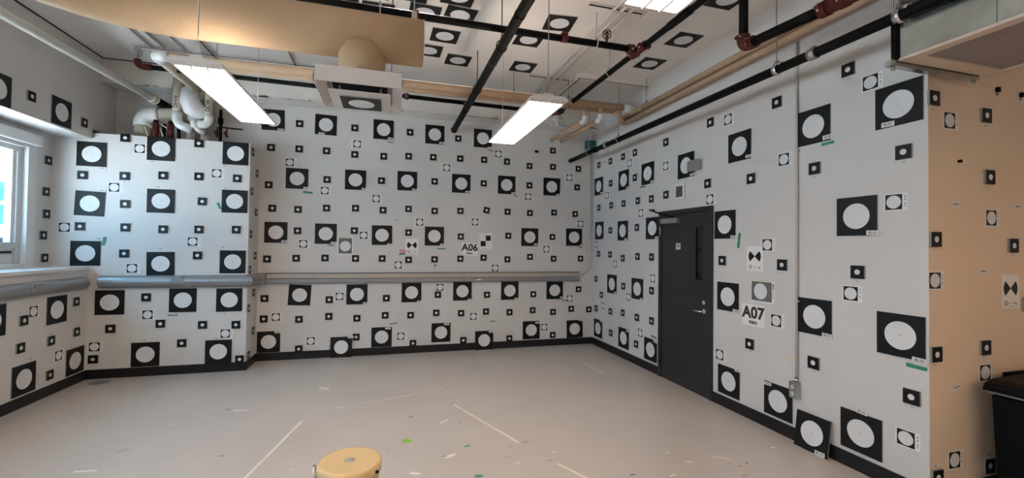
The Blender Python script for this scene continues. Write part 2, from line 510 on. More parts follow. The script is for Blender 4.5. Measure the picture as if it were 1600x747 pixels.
('S','right',3,-4.958,2.417,0,-1,''),
('S','right',3,-4.178,2.46,0,-1,''),
('S','right',3,-3.558,2.424,0,-1,''),
('S','right',3,-2.876,2.411,0,-1,''),
('S','right',4,-6.445,1.995,0,-1,''),
('S','right',4,-5.651,2.011,0,-1,''),
('S','right',5,-6.856,1.599,0,-1,''),
('S','right',5,-6.449,1.597,0,-1,''),
('S','right',5,-6.043,1.547,0,-1,''),
('S','right',5,-5.628,1.584,0,-1,''),
('S','right',5,-5.273,1.585,0,-1,''),
('S','right',5,-3.947,1.581,0,-1,''),
('S','right',5,-3.195,1.566,0,-1,''),
('S','right',5,-2.52,1.539,0,-1,''),
('S','right',6,-6.946,1.16,0,-1,''),
('S','right',6,-6.737,0.902,0,-1,''),
('S','right',6,-6.019,1.114,0,-1,''),
('S','right',6,-5.268,1.12,0,-1,''),
('S','right',7,-6.929,0.647,0,-1,''),
('S','right',7,-6.42,0.665,0,-1,''),
('S','right',7,-6.03,0.701,0,-1,''),
('S','right',7,-5.631,0.692,0,-1,''),
('S','right',7,-5.263,0.703,0,-1,''),
('S','right',7,-3.569,0.753,0,-1,''),
('S','right',7,-2.886,0.74,0,-1,''),
('S','right',7,-2.16,0.691,0,-1,''),
('S','right',8,-6.403,0.317,0,-1,''),
('S','right',8,-5.647,0.301,0,-1,''),
('P','right','U',-5.879,3.004,0,1,''),
('P','right','U',-6.585,2.588,0,1,''),
('P','right','U',-4.977,2.801,0,1,''),
('P','right','U',-5.559,2.217,0,1,''),
('P','right','U',-6.956,1.763,0,1,''),
('P','right','U',-3.88,3.118,0,1,''),
('P','right','U',-3.186,2.548,0,1,''),
('P','right','U',-4.151,2.274,0,1,''),
('P','right','U',-3.367,1.752,0,1,''),
('P','right','U',-2.43,2.997,0,1,''),
('P','right','U',-2.273,2.062,0,1,''),
('P','right','L',-6.291,1.449,0,1,''),
('P','right','L',-5.256,1.29,0,1,''),
('P','right','L',-5.878,0.962,0,1,''),
('P','right','L',-6.694,0.721,0,1,''),
('P','right','L',-5.555,0.481,0,1,''),
('P','right','L',-3.267,1.037,0,1,''),
('P','right','L',-3.989,0.544,0,1,''),
('P','right','L',-2.58,1.366,0,1,''),
('P','right','L',-2.202,0.387,0,1,''),
('S','tan',0,3.578,2.756,0,-1,''),
('S','tan',0,4.117,2.688,0,-1,''),
('S','tan',0,4.15,2.246,0,-1,''),
('S','tan',0,3.587,1.789,0,-1,''),
('S','tan',0,4.407,1.757,0,-1,''),
('S','tan',0,4.091,1.029,0,-1,''),
('S','tan',0,3.588,1.008,0,-1,''),
('S','tan',0,3.593,0.182,0,1,''),
('S','tan',0,4.123,0.194,0,1,''),
('S','tan',0,4.564,1.325,0,-1,''),
('P','tan','U',3.747,2.62,0,1,''),
('P','tan','U',4.18,1.954,0,1,''),
('P','tan','L',3.591,1.508,0,1,''),
('P','tan','L',4.101,0.849,0,1,''),
('P','tan','L',3.777,0.273,0,1,''),
('B','ceil',0,1.693,-4.221,6.5,None,''),
('B','ceil',0,1.658,-5.399,0,None,''),
('B','ceil',0,1.495,-4.662,0,None,''),
('B','ceil',0,0.811,-5.452,-2,None,''),
('B','ceil',0,0.573,-4.862,-2,None,''),
('B','ceil',0,0.432,-5.282,-2,None,''),
('B','ceil',0,0.666,-4.374,-5,None,''),
('B','ceil',0,0.315,-4.432,-3,None,''),
('B','ceil',0,0.600,-4.045,-3,None,''),
('B','ceil',0,0.170,-4.105,-2,None,''),
('B','ceil',0,-0.185,-4.16,0,None,''),
('B','ceil',0,-0.129,-4.533,0,None,''),
('B','ceil',0,-0.466,-4.529,0,None,''),
('B','ceil',0,3.163,-4.147,0,None,''),
('B','ceil',0,3.163,-4.808,0,None,''),
('B','ceil',0,3.034,-3.341,0,None,''),
]

# ================================================================== SETTING
# floor, outside ground
struct(MB().box(-4.1, 7.6, -3.1, 7.2, -.2, 0, m_floor).build('floor'), 'grey beige sheet vinyl floor with scuffs and a soft sheen')
# ceiling: slab with separate concrete planks (joints recessed)
ceiling = struct(MB().box(XL, 7.6, -3.1, YB, ZC + .03, ZC + .2, m_joint).build('ceiling'), 'white painted concrete plank ceiling')
x = .005 - 1.22 * 3
while x < 7.5:
    x0, x1 = max(x + .006, XL), min(x + 1.214, 7.6)
    MB().box(x0, x1, -3.1, YB, ZC, ZC + .028, m_ceil).build('plank', ceiling)
    x += 1.22
# walls
struct(MB().box(-4.1, XR, YB, YB + .12, 0, ZC + .2, m_wall).build('wall_back'), 'off-white back wall covered in black and white targets')
struct(MB().box(XR, 7.6, YT, YB + .12, 0, ZC + .2, m_wall).build('wall_right'), 'off-white right wall with the door')
# the short return wall that faces the room at far right (skin a few mm thick on the same block)
struct(MB().box(XR + .001, 7.6, YT - .003, YT, 0, ZC, m_warmlit_wall).build('wall_right_return'), 'return wall at far right, past the corner, tinted tan for warm light')
struct(MB().box(-4.1, XS, YF, YB, 0, ZT, m_wall).build('wall_chase'), 'low projecting wall in the left corner, pipes above it')
wl = MB(); wl.box(-4.1, XL, -3.1, YF, 0, 1.352, m_wall); wl.box(-4.1, XL, -3.1, YB, 2.98, ZC + .2, m_wall); wl.box(-4.1, WX, 6.34, YF, 1.352, 2.98, m_wall)
wl.box(-4.1, WX, -1.2, -.9, 1.352, 2.98, m_wall); wl.box(-4.1, WX, 2.44, 3.0, 1.352, 2.98, m_wall); wl.box(-4.1, WX, -.9, 2.44, 2.80, 2.98, m_wall); wl.box(-4.1, WX, 3.0, 6.34, 2.80, 2.98, m_wall)
wl.box(-4.1, XL, -3.1, -1.2, 1.352, 2.98, m_wall); wl.box(-4.1, XL, YF, YB, 3.056, 3.1, m_wall)
struct(wl.build('wall_left'), 'window wall on the left with deep window recess')
struct(MB().box(-4.1, 7.6, -3.2, -3.1, 0, ZC + .2, m_wall).build('wall_front'), 'plain wall behind the viewer')
struct(MB().box(7.6, 7.7, -3.1, YT, 0, ZC + .2, m_wall).build('wall_far_right'), 'plain wall at the far right end')
# beam along the top of the back wall
bmq = MB(); bmq.box(XL, XR, YBM, YB, ZBM, ZC, m_beam); struct(bmq.build('trim_1'), 'rough white concrete beam along the top of the back wall')
# ragged plaster drips under the beam's front edge
rg = MB()
for i in range(260):
    xx = random.uniform(XL + .05, XR - .05); rg.box(xx, xx + random.uniform(.01, .07), YBM - .004, YBM, ZBM - .001, ZBM + random.uniform(.005, .03), m_beam)
o = rg.build('trim_2'); struct(o, 'ragged plaster edge on the beam')
cr = MB(); cr.box(XL, XL + .012, -3.1, YBM, ZC - .010, ZC, m_gap); cr.box(XL, XL + 1.1, YBM - .010, YBM, ZC - .008, ZC, m_gap); cr.box(XL, XL + .008, YBM, YB, ZBM - .004, ZBM, m_joint)
struct(cr.build('trim_4'), 'dark crack where the ceiling meets the window wall and beam')
# baseboards
def base(name, x0, x1, y0, y1):
    struct(MB().box(x0, x1, y0, y1, 0, BB, m_base, .003).build(name), 'black rubber baseboard')
base('baseboard_back', XS, XR, YB - .012, YB)
base('baseboard_chase', XL, XS + .012, YF - .012, YF)
base('baseboard_chase_side', XS, XS + .012, YF, YB)
base('baseboard_left', XL, XL + .012, -3.1, YF)
base('baseboard_right_far', XR - .012, XR, 5.10, YB)
base('baseboard_right_near', XR - .012, XR, YT - .012, 4.085)
base('baseboard_return', XR, 7.6, YT - .015, YT - .003)
# window sill
sl = MB(); sl.box(-4.06, XL + .035, -1.2, YF - .045, 1.352, 1.393, m_white, .006); sl.box(-4.06, XL, YF - .045, YF, 1.352, 1.393, m_white)
struct(sl.build('trim_3'), 'white window sill')
# ------------------------------------------------------------------ window
def build_window(name, label, dy):
    win = bpy.data.objects.new(name, None); COL.objects.link(win); win.location = (-4.03, 4.5, 1.4); struct(win, label)
    def wpart(mb, name, label=None):
        o = mb.build(name, win, label); o.matrix_parent_inverse = Matrix.Translation((4.03, -4.5, -1.4)); return o
    f = MB()
    f.box(-4.10, -3.93, 6.22, 6.34, 1.393, 2.80, m_white)          # outer jamb
    f.box(-4.10, -3.93, 3.00, 3.12, 1.393, 2.80, m_white)
    f.box(-4.10, -3.93, 3.12, 6.22, 2.76, 2.80, m_white)
    f.box(-4.10, -3.94, 3.12, 6.22, 1.393, 1.44, m_white)
    wpart(f, 'frame')
    for (a, b) in ((4.68, 6.22), (3.12, 4.62)):
        s = MB()
        s.box(-4.08, -3.98, b - .07, b, 1.44, 2.76, m_sash); s.box(-4.06, -4.0, b - .11, b - .07, 1.62, 2.74, m_white)
        s.box(-4.08, -3.98, a, a + .07, 1.44, 2.76, m_sash); s.box(-4.06, -4.0, a + .07, a + .11, 1.62, 2.74, m_white)
        s.box(-4.08, -3.98, a + .07, b - .07, 1.62, 1.68, m_sash); s.box(-4.08, -3.98, a + .07, b - .07, 2.70, 2.76, m_sash)
        s.box(-4.07, -4.0, a + .07, b - .07, 1.44, 1.62, m_white)
        s.box(-4.02, -3.985, a + .11, b - .09, 1.545, 1.60, m_sash, .004); s.box(-3.99, -3.983, a + .13, b - .11, 1.56, 1.585, m_gap)
        wpart(s, 'sash')
        wpart(MB().box(-4.035, -4.03, a + .07, b - .07, 1.68, 2.70, m_glass), 'pane')
    wpart(MB().box(-4.08, -3.99, 4.62, 4.68, 1.44, 2.76, m_white), 'mullion')
    bl = MB(); bl.box(-3.95, -3.87, 3.02, 6.33, 2.79, 2.915, m_white, .01); wpart(bl, 'blind_cassette', 'white roller blind box above the glass')
    bl = MB(); bl.box(-3.935, -3.915, 3.05, 6.16, 2.745, 2.79, m_white, .004); wpart(bl, 'blind_rail')
    win.location.y += dy

build_window('window_1', 'large window with pale grey frame and blown-out daylight', 0)
build_window('window_fill', 'unseen second window nearer the viewer, added for cool daylight fill', -3.9)  # out-of-view window added to bring more cool daylight into the room

# ------------------------------------------------------------------ door
door = bpy.data.objects.new('door_1', None); COL.objects.link(door); door.location = (XR, 4.6, 0); struct(door, 'charcoal metal door with narrow glass slot')
def dpart(mb, name, par=None, label=None):
    o = mb.build(name, par or door, label)
    o.matrix_parent_inverse = Matrix.Translation((-XR, -4.6, 0)); return o
D0, D1, DT = 4.088, 5.100, 2.20
f = MB()
f.box(XR - .022, XR, D0, D0 + .055, 0, DT, m_door, .003); f.box(XR - .022, XR, D1 - .055, D1, 0, DT, m_door, .003); f.box(XR - .022, XR, D0 + .055, D1 - .055, DT - .055, DT, m_door, .003)
dpart(f, 'frame')
lf = MB(); a, b = D0 + .062, D1 - .062
SL0, SL1, SZ0, SZ1 = 4.265, 4.362, 1.345, 1.962
for q in ((a, SL0, .015, DT - .062), (SL1, b, .015, DT - .062), (SL0, SL1, .015, SZ0), (SL0, SL1, SZ1, DT - .062)):
    lf.box(XR - .012, XR, q[0], q[1], q[2], q[3], m_door)
leaf = dpart(lf, 'door_leaf')
dpart(MB().box(XR - .001, XR, a - .008, b + .008, 0, DT - .055, m_gap), 'gap')
def lpart(mb, name, label=None):
    return dpart(mb, name, None, label)
lpart(MB().box(XR - .005, XR - .003, SL0, SL1, SZ0, SZ1, m_glassd), 'pane', 'dark narrow glass slot')
q = MB()
for s_ in ((SL0 - .008, SL0, SZ0 - .008, SZ1 + .008), (SL1, SL1 + .008, SZ0 - .008, SZ1 + .008), (SL0, SL1, SZ0 - .008, SZ0), (SL0, SL1, SZ1, SZ1 + .008)):
    q.box(XR - .018, XR - .004, s_[0], s_[1], s_[2], s_[3], m_door)
lpart(q, 'glazing_bead')
q = MB(); q.tube([(XR - .012, 4.215, .985), (XR - .022, 4.215, .985)], .028, m_chrome, 20); q.tube([(XR - .02, 4.215, .985), (XR - .055, 4.215, .985)], .011, m_chrome)
q.tube([(XR - .055, 4.205, .985), (XR - .058, 4.26, .982), (XR - .055, 4.33, .979), (XR - .05, 4.385, .985)], .009, m_chrome, radii=[.011, .010, .009, .007])
lpart(q, 'lever_handle', 'chrome lever handle')
q = MB(); q.tube([(XR - .012, 4.222, 1.085), (XR - .022, 4.222, 1.085)], .023, m_chrome, 20); q.tube([(XR - .022, 4.222, 1.085), (XR - .026, 4.222, 1.085)], .012, m_rod, 12); lpart(q, 'deadbolt', 'round steel deadbolt')
q = MB(); q.box(XR - .014, XR - .0115, 4.155, 4.175, .93, 1.09, m_door); lpart(q, 'strike_plate')
for z in (1.94, 1.13, .24):
    q = MB(); q.tube([(XR - .026, D1 - .052, z - .055), (XR - .026, D1 - .052, z + .055)], .009, m_steel if z > 1.5 else m_door, 10); q.box(XR - .0235, XR - .021, D1 - .05, D1 - .02, z - .055, z + .055, m_steel if z > 1.5 else m_door); lpart(q, 'hinge')  # top hinge in bright steel, its catching of the light put into colour
q = MB(); q.box(XR - .075, XR - .012, 4.66, 4.99, 2.03, 2.095, m_trunk, .006); cl = lpart(q, 'door_closer', 'grey overhead door closer')
q = MB(); q.tube([(XR - .045, 4.74, 2.10), (XR - .10, 4.97, 2.165), (XR - .06, 5.235, 2.235)], .010, m_bpipe, 8); q.tube([(XR - .045, 4.74, 2.09), (XR - .045, 4.74, 2.12)], .018, m_bpipe, 10)
q.box(XR - .065, XR - .022, 5.19, 5.26, 2.222, 2.24, m_bpipe); lpart(q, 'closer_arm')
st = MB(); st.box(XR - .014, XR - .012, 4.65, 4.74, 1.695, 1.775, m_metalw); st.box(XR - .0148, XR - .014, 4.67, 4.72, 1.725, 1.76, m_trunk)
st = st.build('sticker'); tag(st, 'small pale sticker on the upper middle of the dark door', 'sticker')

# ------------------------------------------------------------------ trunking
def prof_d(dep, z0, z1, n=8):
    zc, r = (z0 + z1) / 2, (z1 - z0) / 2
    return [(0, z0), (dep * .25, z0)] + [(dep * .25 + dep * .75 * math.cos(t), zc + r * math.sin(t)) for t in [-PI/2 + PI*i/n for i in range(1, n)]] + [(dep * .25, z1), (0, z1)]
# left wall
t = thing('cable_trunking', 'rounded grey cable trunking on the wall under the window sill', 'trunking', (XL, 5.5, 1.2))
def tp(mb, name, par, loc, label=None):
    o = mb.build(name, par, label); o.matrix_parent_inverse = Matrix.Translation([-c for c in loc]); return o
LO = (XL, 5.5, 1.2)
pts = [(XL + d, z) for d, z in prof_d(.085, 1.122, 1.272)]
q = MB(); q.prism(pts, 2.6, 5.60, m_trunk, (0, 2, 1)); tp(q, 'cover', t, LO)
q = MB(); q.prism(pts, 5.603, 6.50, m_trunk, (0, 2, 1)); tp(q, 'cover', t, LO)
def outlet(par, LOc, face, u, z, wall):
    # face: position of the trunking front; wall decides the direction
    q = MB()
    if wall == 'x': q.box(face, face + .008, u - .06, u + .06, z - .035, z + .035, m_trunk, .004)
    else: q.box(u - .06, u + .06, face - .008, face, z - .035, z + .035, m_trunk2 if wall == 'b' else m_trunk, .004)
    o = tp(q, 'outlet_plate', par, LOc)
    for s_ in (-.021, .021):
        q = MB()
        if wall == 'x': q.prism([(u + s_ + .016*math.cos(k*PI/6), z + .016*math.sin(k*PI/6)) for k in range(12)], face + .008, face + .011, m_outlet, (1, 2, 0))
        else: q.prism([(u + s_ + .016*math.cos(k*PI/6), z + .016*math.sin(k*PI/6)) for k in range(12)], face - .011, face - .008, m_outlet, (0, 2, 1))
        o2 = q.build('socket', o); o2.matrix_parent_inverse = Matrix.Translation([-c for c in LOc])
outlet(t, LO, XL + .078, 5.70, 1.222, 'x')
# projecting wall, wrapping round its corner to the back wall
LO = (-2.6, YF, 1.2)
t = thing('cable_trunking', 'rounded grey cable trunking across the projecting wall and round its corner', 'trunking', LO)
pts = [(YF - d, z) for d, z in prof_d(.085, 1.12, 1.278)]
q = MB(); q.prism(pts, -3.43, -2.515, m_trunk, (1, 2, 0)); tp(q, 'cover', t, LO)
q = MB(); q.prism(pts, -2.512, -2.235, m_trunk, (1, 2, 0)); tp(q, 'cover', t, LO)
q = MB(); q.prism(pts, -2.232, XS - .0, m_trunk, (1, 2, 0))
# mitred corner and side run
pf = prof_d(.085, 1.12, 1.278); k = q.mi(m_trunk)
rings = []
for cfg in ('a', 'b', 'c'):
    ring = []
    for d, z in pf:
        p = {'a': (XS, YF - d, z), 'b': (XS + d, YF - d, z), 'c': (XS + d, YB - .10, z)}[cfg]; ring.append(q.bm.verts.new(p))
    rings.append(ring)
for A, B in zip(rings, rings[1:]):
    for j in range(len(A)):
        try: ff = q.bm.faces.new((A[j], A[(j+1) % len(A)], B[(j+1) % len(A)], B[j])); ff.material_index = k
        except ValueError: pass
tp(q, 'corner_cover', t, LO)
outlet(t, LO, YF - .078, -2.595, 1.236, 'f')
# back wall
LO = (.7, YB, 1.2)
t = thing('cable_trunking', 'long two-tier metal cable trunking across the whole back wall', 'trunking', LO)
for (x0, x1) in ((-1.69, -1.045), (-1.042, 1.20), (1.203, 3.243)):
    q = MB(); q.box(x0, x1, YB - .052, YB, 1.196, 1.268, m_trunk2, .004); tp(q, 'upper_cover', t, LO, 'beige grey upper cover')
    q = MB(); q.prism([(YB, 1.12), (YB - .05, 1.12), (YB - .062, 1.135), (YB - .062, 1.186), (YB - .054, 1.194), (YB, 1.194)], x0, x1, m_trunk, (1, 2, 0)); tp(q, 'lower_cover', t, LO)
q = MB(); q.box(XS + .002, -1.693, YB - .099, YB, 1.112, 1.276, m_trunk, .006); tp(q, 'corner_box', t, LO)
q = MB(); q.box(XS + .002, 3.243, YB - .058, YB, 1.269, 1.274, m_gap); tp(q, 'top_edge', t, LO)
for xx in (-.193, .257, .534, 1.40, 2.273, 3.10): outlet(t, LO, YB - .052, xx, 1.231, 'b')
q = MB(); q.box(1.41, 1.48, YB - .0645, YB - .062, 1.146, 1.166, m_paper); tag(q.build('sticker'), 'small white sticker on the back wall trunking below the A06 sign', 'sticker')

# ================================================================== TARGETS
ORD = ['', 'first', 'second', 'third', 'fourth', 'fifth', 'sixth', 'seventh', 'eighth', 'ninth', 'tenth', 'eleventh', 'twelfth', 'thirteenth', 'fourteenth', 'fifteenth', 'sixteenth', 'seventeenth']
def board_mesh(name, h, t):
    q = MB(); q.box(-h, h, -h, h, 0, t, m_edge)
    me = q; me.prism([(-h, -h), (h, -h), (h, h), (-h, h)], t, t + .0006, m_black)
    return me.mesh(name)
def disc_mesh(name, r, z, cross=True):
    q = MB(); q.disc(0, 0, r, z, z + .0008, m_disc, 40 if r > .05 else 24)
    if cross:
        c = r * .12; z2 = z + .0008
        q.box(-c, c, -.0007, .0007, z2, z2 + .0003, m_lett); q.box(-.0007, .0007, -c, c, z2, z2 + .0003, m_lett)
    return q.mesh(name)
def strip_mesh(name, w_, h_, z, marks, vert=False, th=.0015):
    q = MB(); q.box(-w_/2, w_/2, -h_/2, h_/2, z, z + th, m_strip)
    rn = random.Random(len(name) * 7 + marks)
    L = (h_ if vert else w_) * .6; n = marks
    for i in range(n):
        a0 = -L/2 + L*i/n; a1 = a0 + L/n * .62; hh = (w_ if vert else h_) * rn.uniform(.18, .26)
        if vert: q.box(-hh, hh, a0, a1, z + th, z + th + .0004, m_lett)
        else: q.box(a0, a1, -hh, hh, z + th, z + th + .0004, m_lett)
    return q.mesh(name)
BIG_T, SM_T = .008, .014
me_big = board_mesh('board', .1525, BIG_T); me_bigdisc = disc_mesh('disc', .100, BIG_T + .0006)
me_bigstrip = strip_mesh('label_strip', .082, .030, BIG_T + .001, 5)
me_bigstrip_blank = strip_mesh('label_strip', .086, .036, BIG_T + .001, 0)
me_sm = board_mesh('board', .0508, SM_T); me_smdisc = disc_mesh('disc', .0205, SM_T + .0006, False)
me_smcap = strip_mesh('caption', .052, .016, 0, 4)
q = MB(); q.box(-.064, .088, -.062, .062, 0, .0010, m_paper); me_paper = q.mesh('sheet')
q = MB(); q.box(-.088, .064, -.062, .062, 0, .0010, m_paper); me_paper_l = q.mesh('sheet')
q = MB(); q.prism([(-.055, -.055), (.055, -.055), (.055, .055), (-.055, .055)], .0010, .0016, m_black); me_psq = q.mesh('black_square')
me_pdisc = disc_mesh('disc', .0475, .0016, False)
def pmarks(side):
    q = MB(); x = .073 * side
    for y0, y1 in ((.03, .042), (.008, .018), (-.012, -.022), (-.03, -.036)): q.box(x - .004, x + .004, min(y0, y1), max(y0, y1), .001, .0014, m_lett)
    return q.mesh('side_print')
me_pm = {1: pmarks(1), -1: pmarks(-1)}
WN = {'back': 'back wall', 'chase': 'projecting wall', 'right': 'right wall', 'left': 'window wall', 'ceil': 'ceiling', 'side': 'narrow side of projecting wall', 'reveal': 'strip beside window', 'tan': 'tan wall'}
GR = {'B': 'large disc boards on the ', 'S': 'small dot boards on the ', 'P': 'paper disc sheets on the '}
SPECIAL = {('B', 'right', 'BL15'): 'large black disc board marked BL15, high on right wall beside the conduit',
           ('B', 'right', 'BL20'): 'large black disc board marked BL20 with green tape below, at right wall corner',
           ('B', 'right', 'BL25'): 'large black disc board marked BL25 low on right wall, right of the leaning board',
           ('B', 'right', 'BL08'): 'large black disc board marked BL08 with green tape, right of the wall conduit',
           ('B', 'right', 'BL07'): 'large black disc board marked BL07, right of the conduit above its outlet box',
           ('B', 'right', 'BL02'): 'largest-looking black disc board marked BL02 at top right of right wall'}
def place(kind, wl_, row, a, b, roll, ex, txt, label):
    off = 0
    half = {'B': .1525, 'S': .0508, 'P': .062}[kind]
    if wl_ not in ('ceil', 'reveal') and b - half < BB + .002: off = .0125
    if wl_ == 'tan': off += .0035
    nm = {'B': 'target_board', 'S': 'dot_board', 'P': 'disc_sheet'}[kind]
    t = thing(nm, label, {'B': 'target board', 'S': 'target board', 'P': 'target sheet'}[kind], group=GR[kind] + WN[wl_])
    t.matrix_world = wall_matrix(wl_, a, b, roll, off)
    if kind == 'B':
        inst('board', me_big, t); inst('disc', me_bigdisc, t)
        if ex:
            if txt:
                s_ = inst('label_strip', me_bigstrip_blank, t, (ex[0], ex[1], .0)); l_ = inst('lettering', text_mesh(txt, .019, m_ink), s_, (0, 0, BIG_T + .0029))
            else:
                s_ = inst('label_strip', me_bigstrip, t, (ex[0], ex[1], .0))
            s_.rotation_euler.z = random.uniform(-.06, .06)
    elif kind == 'S':
        inst('board', me_sm, t); inst('disc', me_smdisc, t)
        if ex: inst('caption', me_smcap, t, (random.uniform(-.006, .006), ex * .0735, 0))
    else:
        sd = ex or 1
        inst('sheet', me_paper if sd > 0 else me_paper_l, t); inst('black_square', me_psq, t); inst('disc', me_pdisc, t); inst('side_print', me_pm[sd], t)['kind'] = 'stuff'
    return t
groups = {}
for r in T: groups.setdefault((r[0], r[1], r[2]), []).append(r)
for (kind, wl_, row), L in groups.items():
    L.sort(key=lambda r: -r[4] if wl_ in ('side', 'reveal', 'tan') else r[3])
    for i, r in enumerate(L):
        c = ORD[i + 1]; big, low = kind == 'B', row == 'L'
        what = {'B': 'large black board with white disc', 'S': 'small black board with white dot', 'P': 'white sheet with disc in black square'}[kind]
        if wl_ in ('side', 'reveal'): lab = f'{what}, {WN[wl_]}, {c} from top'
        elif wl_ == 'tan': lab = f'{what} on tan wall, {"" if kind == "S" else ("lower half, " if low else "upper half, ")}{c} from top'
        elif kind == 'P': lab = f'{what}, {WN[wl_]}, {"lower" if low else "upper"} part, {c} from left'
        elif wl_ == 'left': lab = f'{what}, window wall {"above" if row == 1 else "below"} the window, {c} from left'
        elif wl_ == 'ceil': lab = f'{what} on ceiling, {c} from left'
        else: lab = f'{what}, {WN[wl_]}, {ORD[row]} row down, {c} from left'
        if r[7]: lab = SPECIAL[(kind, wl_, r[7])]
        place(*r, lab)
# boards standing on the floor, leaning on the wall
def lean(x, y, rotz, tilt, label, sx=None, txt='', zr=0):
    t = thing('target_board', label, 'target board', (x, y, 0), 'boards leaning on the floor')
    t.matrix_world = Matrix.Translation((x, y, 0)) @ Matrix.Rotation(rotz, 4, 'Z') @ Matrix.Rotation(PI/2 - tilt, 4, 'X') @ Matrix.Rotation(zr, 4, 'Z') @ Matrix.Translation((0, .1525, 0))
    inst('board', me_big, t); inst('disc', me_bigdisc, t)
    if sx: s_ = inst('label_strip', me_bigstrip_blank if txt else me_bigstrip, t, (sx[0], sx[1], 0)); s_.rotation_euler.z = .05
    if txt: inst('lettering', text_mesh(txt, .019, m_ink), s_, (0, 0, BIG_T + .0029))
lean(-.655, YB - .042, 0, .10, 'large black disc board standing on the floor against the back wall, further left one', (.135, .142))
lean(1.556, YB - .035, 0, .07, 'large black disc board standing on the floor against the back wall, further right one', (.12, .135))
lean(XR - .062, 2.868, -PI/2, .13, 'large black disc board leaning at floor under the conduit outlet box', (.085, -.135), 'BL 18')

# ------------------------------------------------------------------ signs
def sign_thing(name, label, cat, wl_, a, b, roll=0, off=.0005, group=None):
    t = thing(name, label, cat, group=group); t.matrix_world = wall_matrix(wl_, a, b, roll, off); return t
def a_sign(wl_, a, b, code, label, roll=0):
    t = sign_thing('sign', label, 'sign', wl_, a, b, roll)
    MB().box(-.14, .14, -.108, .108, 0, .0012, m_paper).build('sheet', t)
    inst('code', text_mesh(code, .112, m_ink, .0055), t, (0, .022, .0016)); inst('lettering', text_mesh('FARO', .028, m_ink, .0022), t, (0, -.072, .0016))
a_sign('back', 1.298, 1.657, 'A06', 'white paper sign reading A06 on the back wall', -2)
a_sign('right', -3.535, 1.045, 'A07', 'white paper sign reading A07 on the right wall beside the door', 0)
t = sign_thing('checker_sheet', 'white sheet with two black squares right of the A06 sign', 'sign', 'back', 1.566, 1.79, 1)
MB().box(-.108, .108, -.14, .14, 0, .001, m_paper).build('sheet', t)
MB().box(0, .086, .008, .094, .001, .0016, m_black).build('black_square', t); MB().box(-.088, -.002, -.082, .004, .001, .0016, m_black).build('black_square', t)
q = MB(); q.box(-.05, .05, .128, .15, .001, .0014, m_cream_t); q.box(-.03, .05, -.128, -.124, .001, .0013, m_lett); q.build('tape', t)
t = sign_thing('grey_disc_sheet', 'grey sheet with white disc on the back wall, left of the bow tie sign', 'target sheet', 'back', -.627, 1.684)
MB().box(-.108, .108, -.135, .145, 0, .001, m_paper).build('sheet', t); MB().box(-.095, .095, -.118, .118, .001, .0016, m_greyp).build('grey_square', t)
q = MB(); q.disc(0, -.004, .078, .0016, .0022, m_disc); q.build('disc', t)
q = MB(); q.box(-.09, -.03, .127, .132, .001, .0014, m_ink); q.box(-.02, .08, .128, .130, .001, .0013, m_lett); q.box(-.10, .09, .120, .140, .0007, .0012, m_cream_t); q.box(-.05, .04, -.128, -.112, .0016, .002, m_cream_t); q.build('small_print', t)['kind'] = 'stuff'
t = sign_thing('grey_disc_sheet', 'grey sheet with white disc taped up right of the door above the A07 sign', 'target sheet', 'right', -3.432, 1.295, 0)
MB().box(-.130, .150, -.108, .108, 0, .001, m_paper).build('sheet', t); MB().box(-.122, .118, -.095, .095, .001, .0016, m_greyp).build('grey_square', t)
q = MB(); q.disc(-.014, 0, .078, .0016, .0022, m_disc); q.build('disc', t)
q = MB(); q.box(.128, .138, .03, .085, .001, .0014, m_ink); q.box(.130, .136, -.06, .02, .001, .0013, m_lett); q.build('small_print', t)['kind'] = 'stuff'
q = MB(); q.box(-.06, .12, .098, .122, .001, .0014, m_cream_t); q.prism([(.14, -.09), (.165, -.10), (.15, -.17), (.135, -.165)], .001, .0014, m_cream_t); q.build('tape', t)
def bowtie(wl_, a, b, label, r=.076, pm=m_paper):
    t = sign_thing('bow_tie_sheet', label, 'sign', wl_, a, b, 0, .004 if wl_ == 'tan' else .0005)
    MB().box(-.1, .1, -.145, .10, 0, .001, pm).build('sheet', t)
    for s_ in (0, PI):
        q = MB(); q.prism([(0, 0)] + [(r*math.cos(s_ - .74 + 1.48*i/12), r*math.sin(s_ - .74 + 1.48*i/12)) for i in range(13)], .001, .0016, m_black); q.build('black_wedge', t)
    q = MB(); n = 20
    for i in range(n):
        t0, t1 = 2*PI*i/n, 2*PI*(i+1)/n; cx, cy = -.052, -.108
        q.prism([(cx + .020*math.cos(t0), cy + .020*math.sin(t0)), (cx + .020*math.cos(t1), cy + .020*math.sin(t1)), (cx + .013*math.cos(t1), cy + .013*math.sin(t1)), (cx + .013*math.cos(t0), cy + .013*math.sin(t0))], .001, .0014, m_lett)
    q.prism([(cx - .008, cy - .009), (cx, cy + .010), (cx + .008, cy - .009), (cx, cy - .002)], .001, .0014, m_lett)
    q.box(-.028, .05, -.107, -.104, .001, .0014, m_lett); q.prism([(.05, -.104), (.068, -.104), (.066, -.125), (.058, -.13), (.06, -.118), (.05, -.116)], .001, .0014, m_lett); q.box(-.02, .035, -.131, -.128, .001, .0013, m_lett)
    q.build('emblem', t)
bowtie('back', .366, 1.709, 'black bow tie sign with small emblem on the back wall')
bowtie('right', -3.517, 1.638, 'black bow tie sign with small emblem on the right wall beside the door')
bowtie('tan', 4.387, 1.444, 'black bow tie sign with small emblem on the tan wall', .078)
